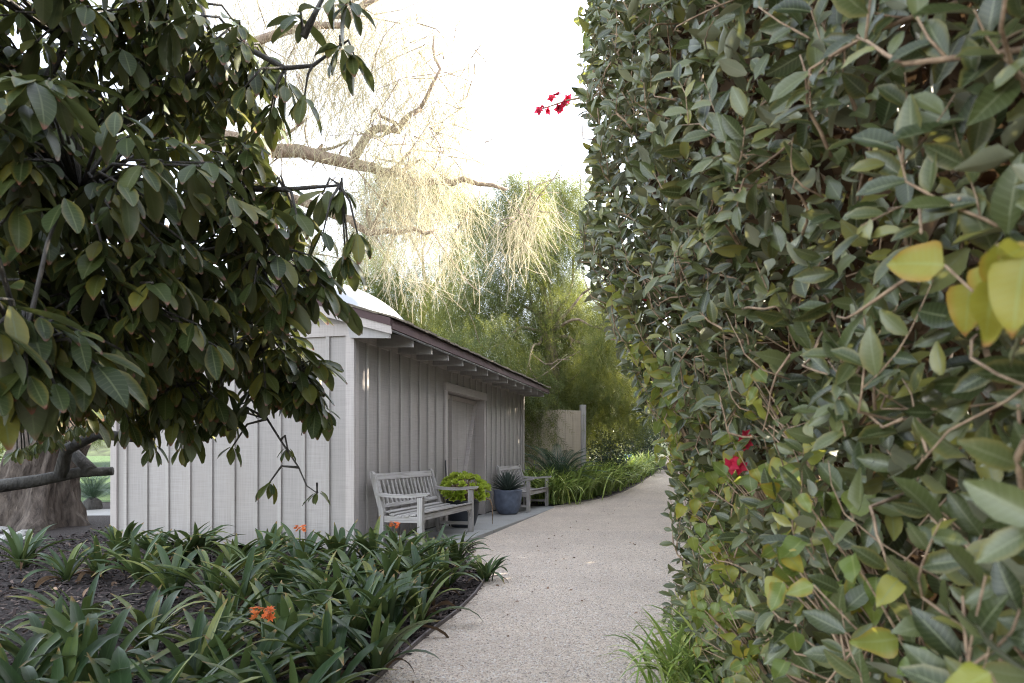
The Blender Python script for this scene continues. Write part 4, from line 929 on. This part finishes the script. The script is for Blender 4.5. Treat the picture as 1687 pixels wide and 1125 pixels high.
def vine():
    rg = np.random.default_rng(25); e = empty('bougainvillea', (1.2, 2.4, 0)); tag(e, 'yellow-green bougainvillea vine with red bracts climbing through the hedge', 'vine'); O = np.array([1.2, 2.4, 0])
    tp_ = [leaf_tpl(.075, .054, 9, .3, .16, 'heart', .10), leaf_tpl(.068, .046, 9, -.15, .22, 'heart', .12)]; mes = [tpl_mesh('leaf', t_, M['vine']) for t_ in tp_]
    pts = []; st = MB()
    # (pixel, pixel, depth, spread px, leaves)
    for px, py, Y, s, n in ((1165, 600, 3.6, 60, 26), (1130, 690, 3.8, 45, 22), (1210, 640, 3.2, 50, 18), (1170, 500, 3.6, 45, 10), (1160, 800, 3.4, 45, 24), (1240, 760, 2.5, 60, 14), (1330, 790, 1.9, 50, 9), (1190, 900, 2.9, 45, 22), (1190, 1000, 2.7, 50, 24), (1300, 960, 1.55, 90, 10),
                            (1420, 960, 1.35, 70, 6), (1240, 1080, 2.3, 60, 16), (1600, 430, .80, 55, 5), (1665, 400, .78, 40, 4), (1380, 830, 1.6, 50, 5), (1610, 1100, 1.0, 50, 3), (1110, 640, 4.0, 40, 16), (1115, 735, 4.0, 30, 14), (1350, 650, 2.0, 50, 4), (985, 40, 4.1, 30, 14), (1000, 110, 4.1, 30, 12)):
        a = P(px, py, Y); hub = Vector((hedge_x(Y, a.z) + .25, Y, max(0, a.z - .4)))
        for k in range(int(n * 1.7)):
            p = P(px + rg.normal() * s * .6, py + rg.normal() * s * .55, Y + rg.normal() * .12); x = hedge_x(p.y, p.z); p.x = min(max(p.x, x - .13), x - .01); pts.append(tuple(p))
            st.tube([hub - Vector(O), (hub + p) / 2 + Vector((-.04, 0, .05)) - Vector(O), p - Vector(O)], [.0035, .0028, .0016], 4)
    pts = np.array(pts); N = len(pts); d = rg.normal(size=(N, 3)) * .6 + np.array([-.25, -.25, -.65]); nr = rg.normal(size=(N, 3)) * .4 + np.array([-.5, -.8, .35]); Mx = frames(d, nr); sc = rg.uniform(.65, 1.2, N)
    order = np.argsort(pts[:, 1] / sc)
    ymes = [tpl_mesh('leaf', t_, M['yellowleaf']) for t_ in tp_]
    for i in order[:300]: put('leaf', (ymes if pts[i][1] < 1.0 or i % 14 == 0 else mes)[i % 2], Mx[i], pts[i] - O, sc[i], e)
    if N > 300: cloud('foliage', tp_[0], Mx[order[300:]], pts[order[300:]] - O, sc[order[300:]], rg.random(N - 300), M['vine'], e, 'stuff')
    tag(st.build('stems', M['twig'], e, True), kind='stuff')
    br = [xf(leaf_tpl(.044, .04, 4, .35, .3, 'ovate', .1), np.array(Matrix.Rotation(k * 1.26, 3, 'Z') @ Matrix.Rotation(.5 + .3 * (k % 2), 3, 'X'))) for k in range(5)]; bme = tpl_mesh('bract', merge_tpl(br), M['red'])
    def fl(px, py, Y, s, n, sz=1.0):
        for k in range(n):
            p = P(px + rg.normal() * s, py + rg.normal() * s * .6, Y + rg.normal() * .03); z_ = unit(np.array([-.3, -1, .2]) + rg.normal(size=3) * .5); x_ = unit(np.cross(z_, [.1, .2, 1])); put('bract', bme, np.stack([x_, np.cross(z_, x_), z_], 1), np.array(p) - O, sz * rg.uniform(.7, 1.2), e)
    fl(1210, 765, 2.35, 8, 3, .75); fl(1217, 728, 2.35, 11, 3, .65); fl(1068, 488, 3.8, 10, 4, .6); fl(1075, 465, 3.8, 5, 2, .6)
    tip = MB()                                   # flowering shoot reaching out from the hedge top
    q = [P(1010, 150, 4.2), P(970, 158, 4.25), P(935, 165, 4.3), P(890, 180, 4.3)]; tip.tube([a - Vector(O) for a in q], [.010, .008, .006, .004], 5); tip.build('flowering_shoot', M['twig'], e, True)
    for px, py in ((887, 183), (897, 176), (908, 166), (915, 178), (922, 158), (930, 172), (935, 160), (905, 182), (925, 180)): fl(px, py, 4.3, 3, 1, .7)
    for k in range(9): p = P(940 + k * 6, 162 + rg.normal() * 8, 4.25); put('leaf', mes[1], frames(rg.normal(size=(1, 3)), np.array([[-.4, -.7, .5]]))[0], np.array(p) - O, .6, e)
vine()

# ---------------------------------------------------------------- dark shrubs beyond
def shrub(loc, rx_, h, n, ls, label, mat='darkshrub', seed=1, nm='shrub'):
    rg = np.random.default_rng(seed); e = empty(nm, loc); tag(e, label, 'shrub'); d = unit(rg.normal(size=(n, 3))); r_ = rg.random((n, 1)) ** .35
    p = d * r_ * np.array([rx_, rx_, h / 2]) * (1 + .18 * np.sin(d[:, :1] * 7 + d[:, 2:] * 6)); p[:, 2] += h / 2
    cloud('foliage', leaf_tpl(ls, ls * .5, 3, .15, .2), frames(rg.normal(size=(n, 3)), d + rg.normal(size=(n, 3)) * .5), p, rg.uniform(.6, 1.2, n), rg.random(n), M[mat], e, 'stuff')
    m = MB()
    for k in range(6): m.tube([(0, 0, -.05), Vector((rg.normal() * rx_ * .3, rg.normal() * rx_ * .3, h * .4)), Vector((rg.normal() * rx_ * .5, rg.normal() * rx_ * .5, h * .75))], [.03, .02, .008], 5)
    tag(m.build('stems', M['darkbark'], e, True), kind='stuff')
shrub((2.75, 19.3, ground(19.3)), .62, 1.75, 2600, .075, 'dark rounded shrub at the end of the plank fence', seed=4)
shrub((5.0, 26.5, ground(26.5)), .8, 2.3, 2200, .10, 'dark leafy shrub at the corner of the far shed', seed=5)
shrub((4.3, 29.5, ground(29.5)), 1.3, 3.8, 2600, .13, 'tall dark shrub in front of the far trees', seed=6)
shrub((-9.5, 18.5, ground(18.5)), 1.1, 2.2, 2400, .10, 'yellow-green garden shrub by the lawn behind the big trunk', 'aga', 7)
shrub((-13.5, 17.0, ground(17)), 1.5, 3.0, 2600, .12, 'dense shrub at the edge of the lawn', 'pepper', 8)
shrub((8.5, 31.5, ground(31.5)), 2.0, 4.0, 3200, .16, 'broad dark shrub on the bank behind the stone bench', seed=9)
shrub((12.5, 31, ground(31)), 2.2, 4.5, 3200, .17, 'large dark shrub at the end of the hedge line', seed=10)
shrub((6.2, 33.5, ground(33.5)), 1.6, 3.2, 2600, .15, 'dusky shrub between the far shed and the bank', seed=12)
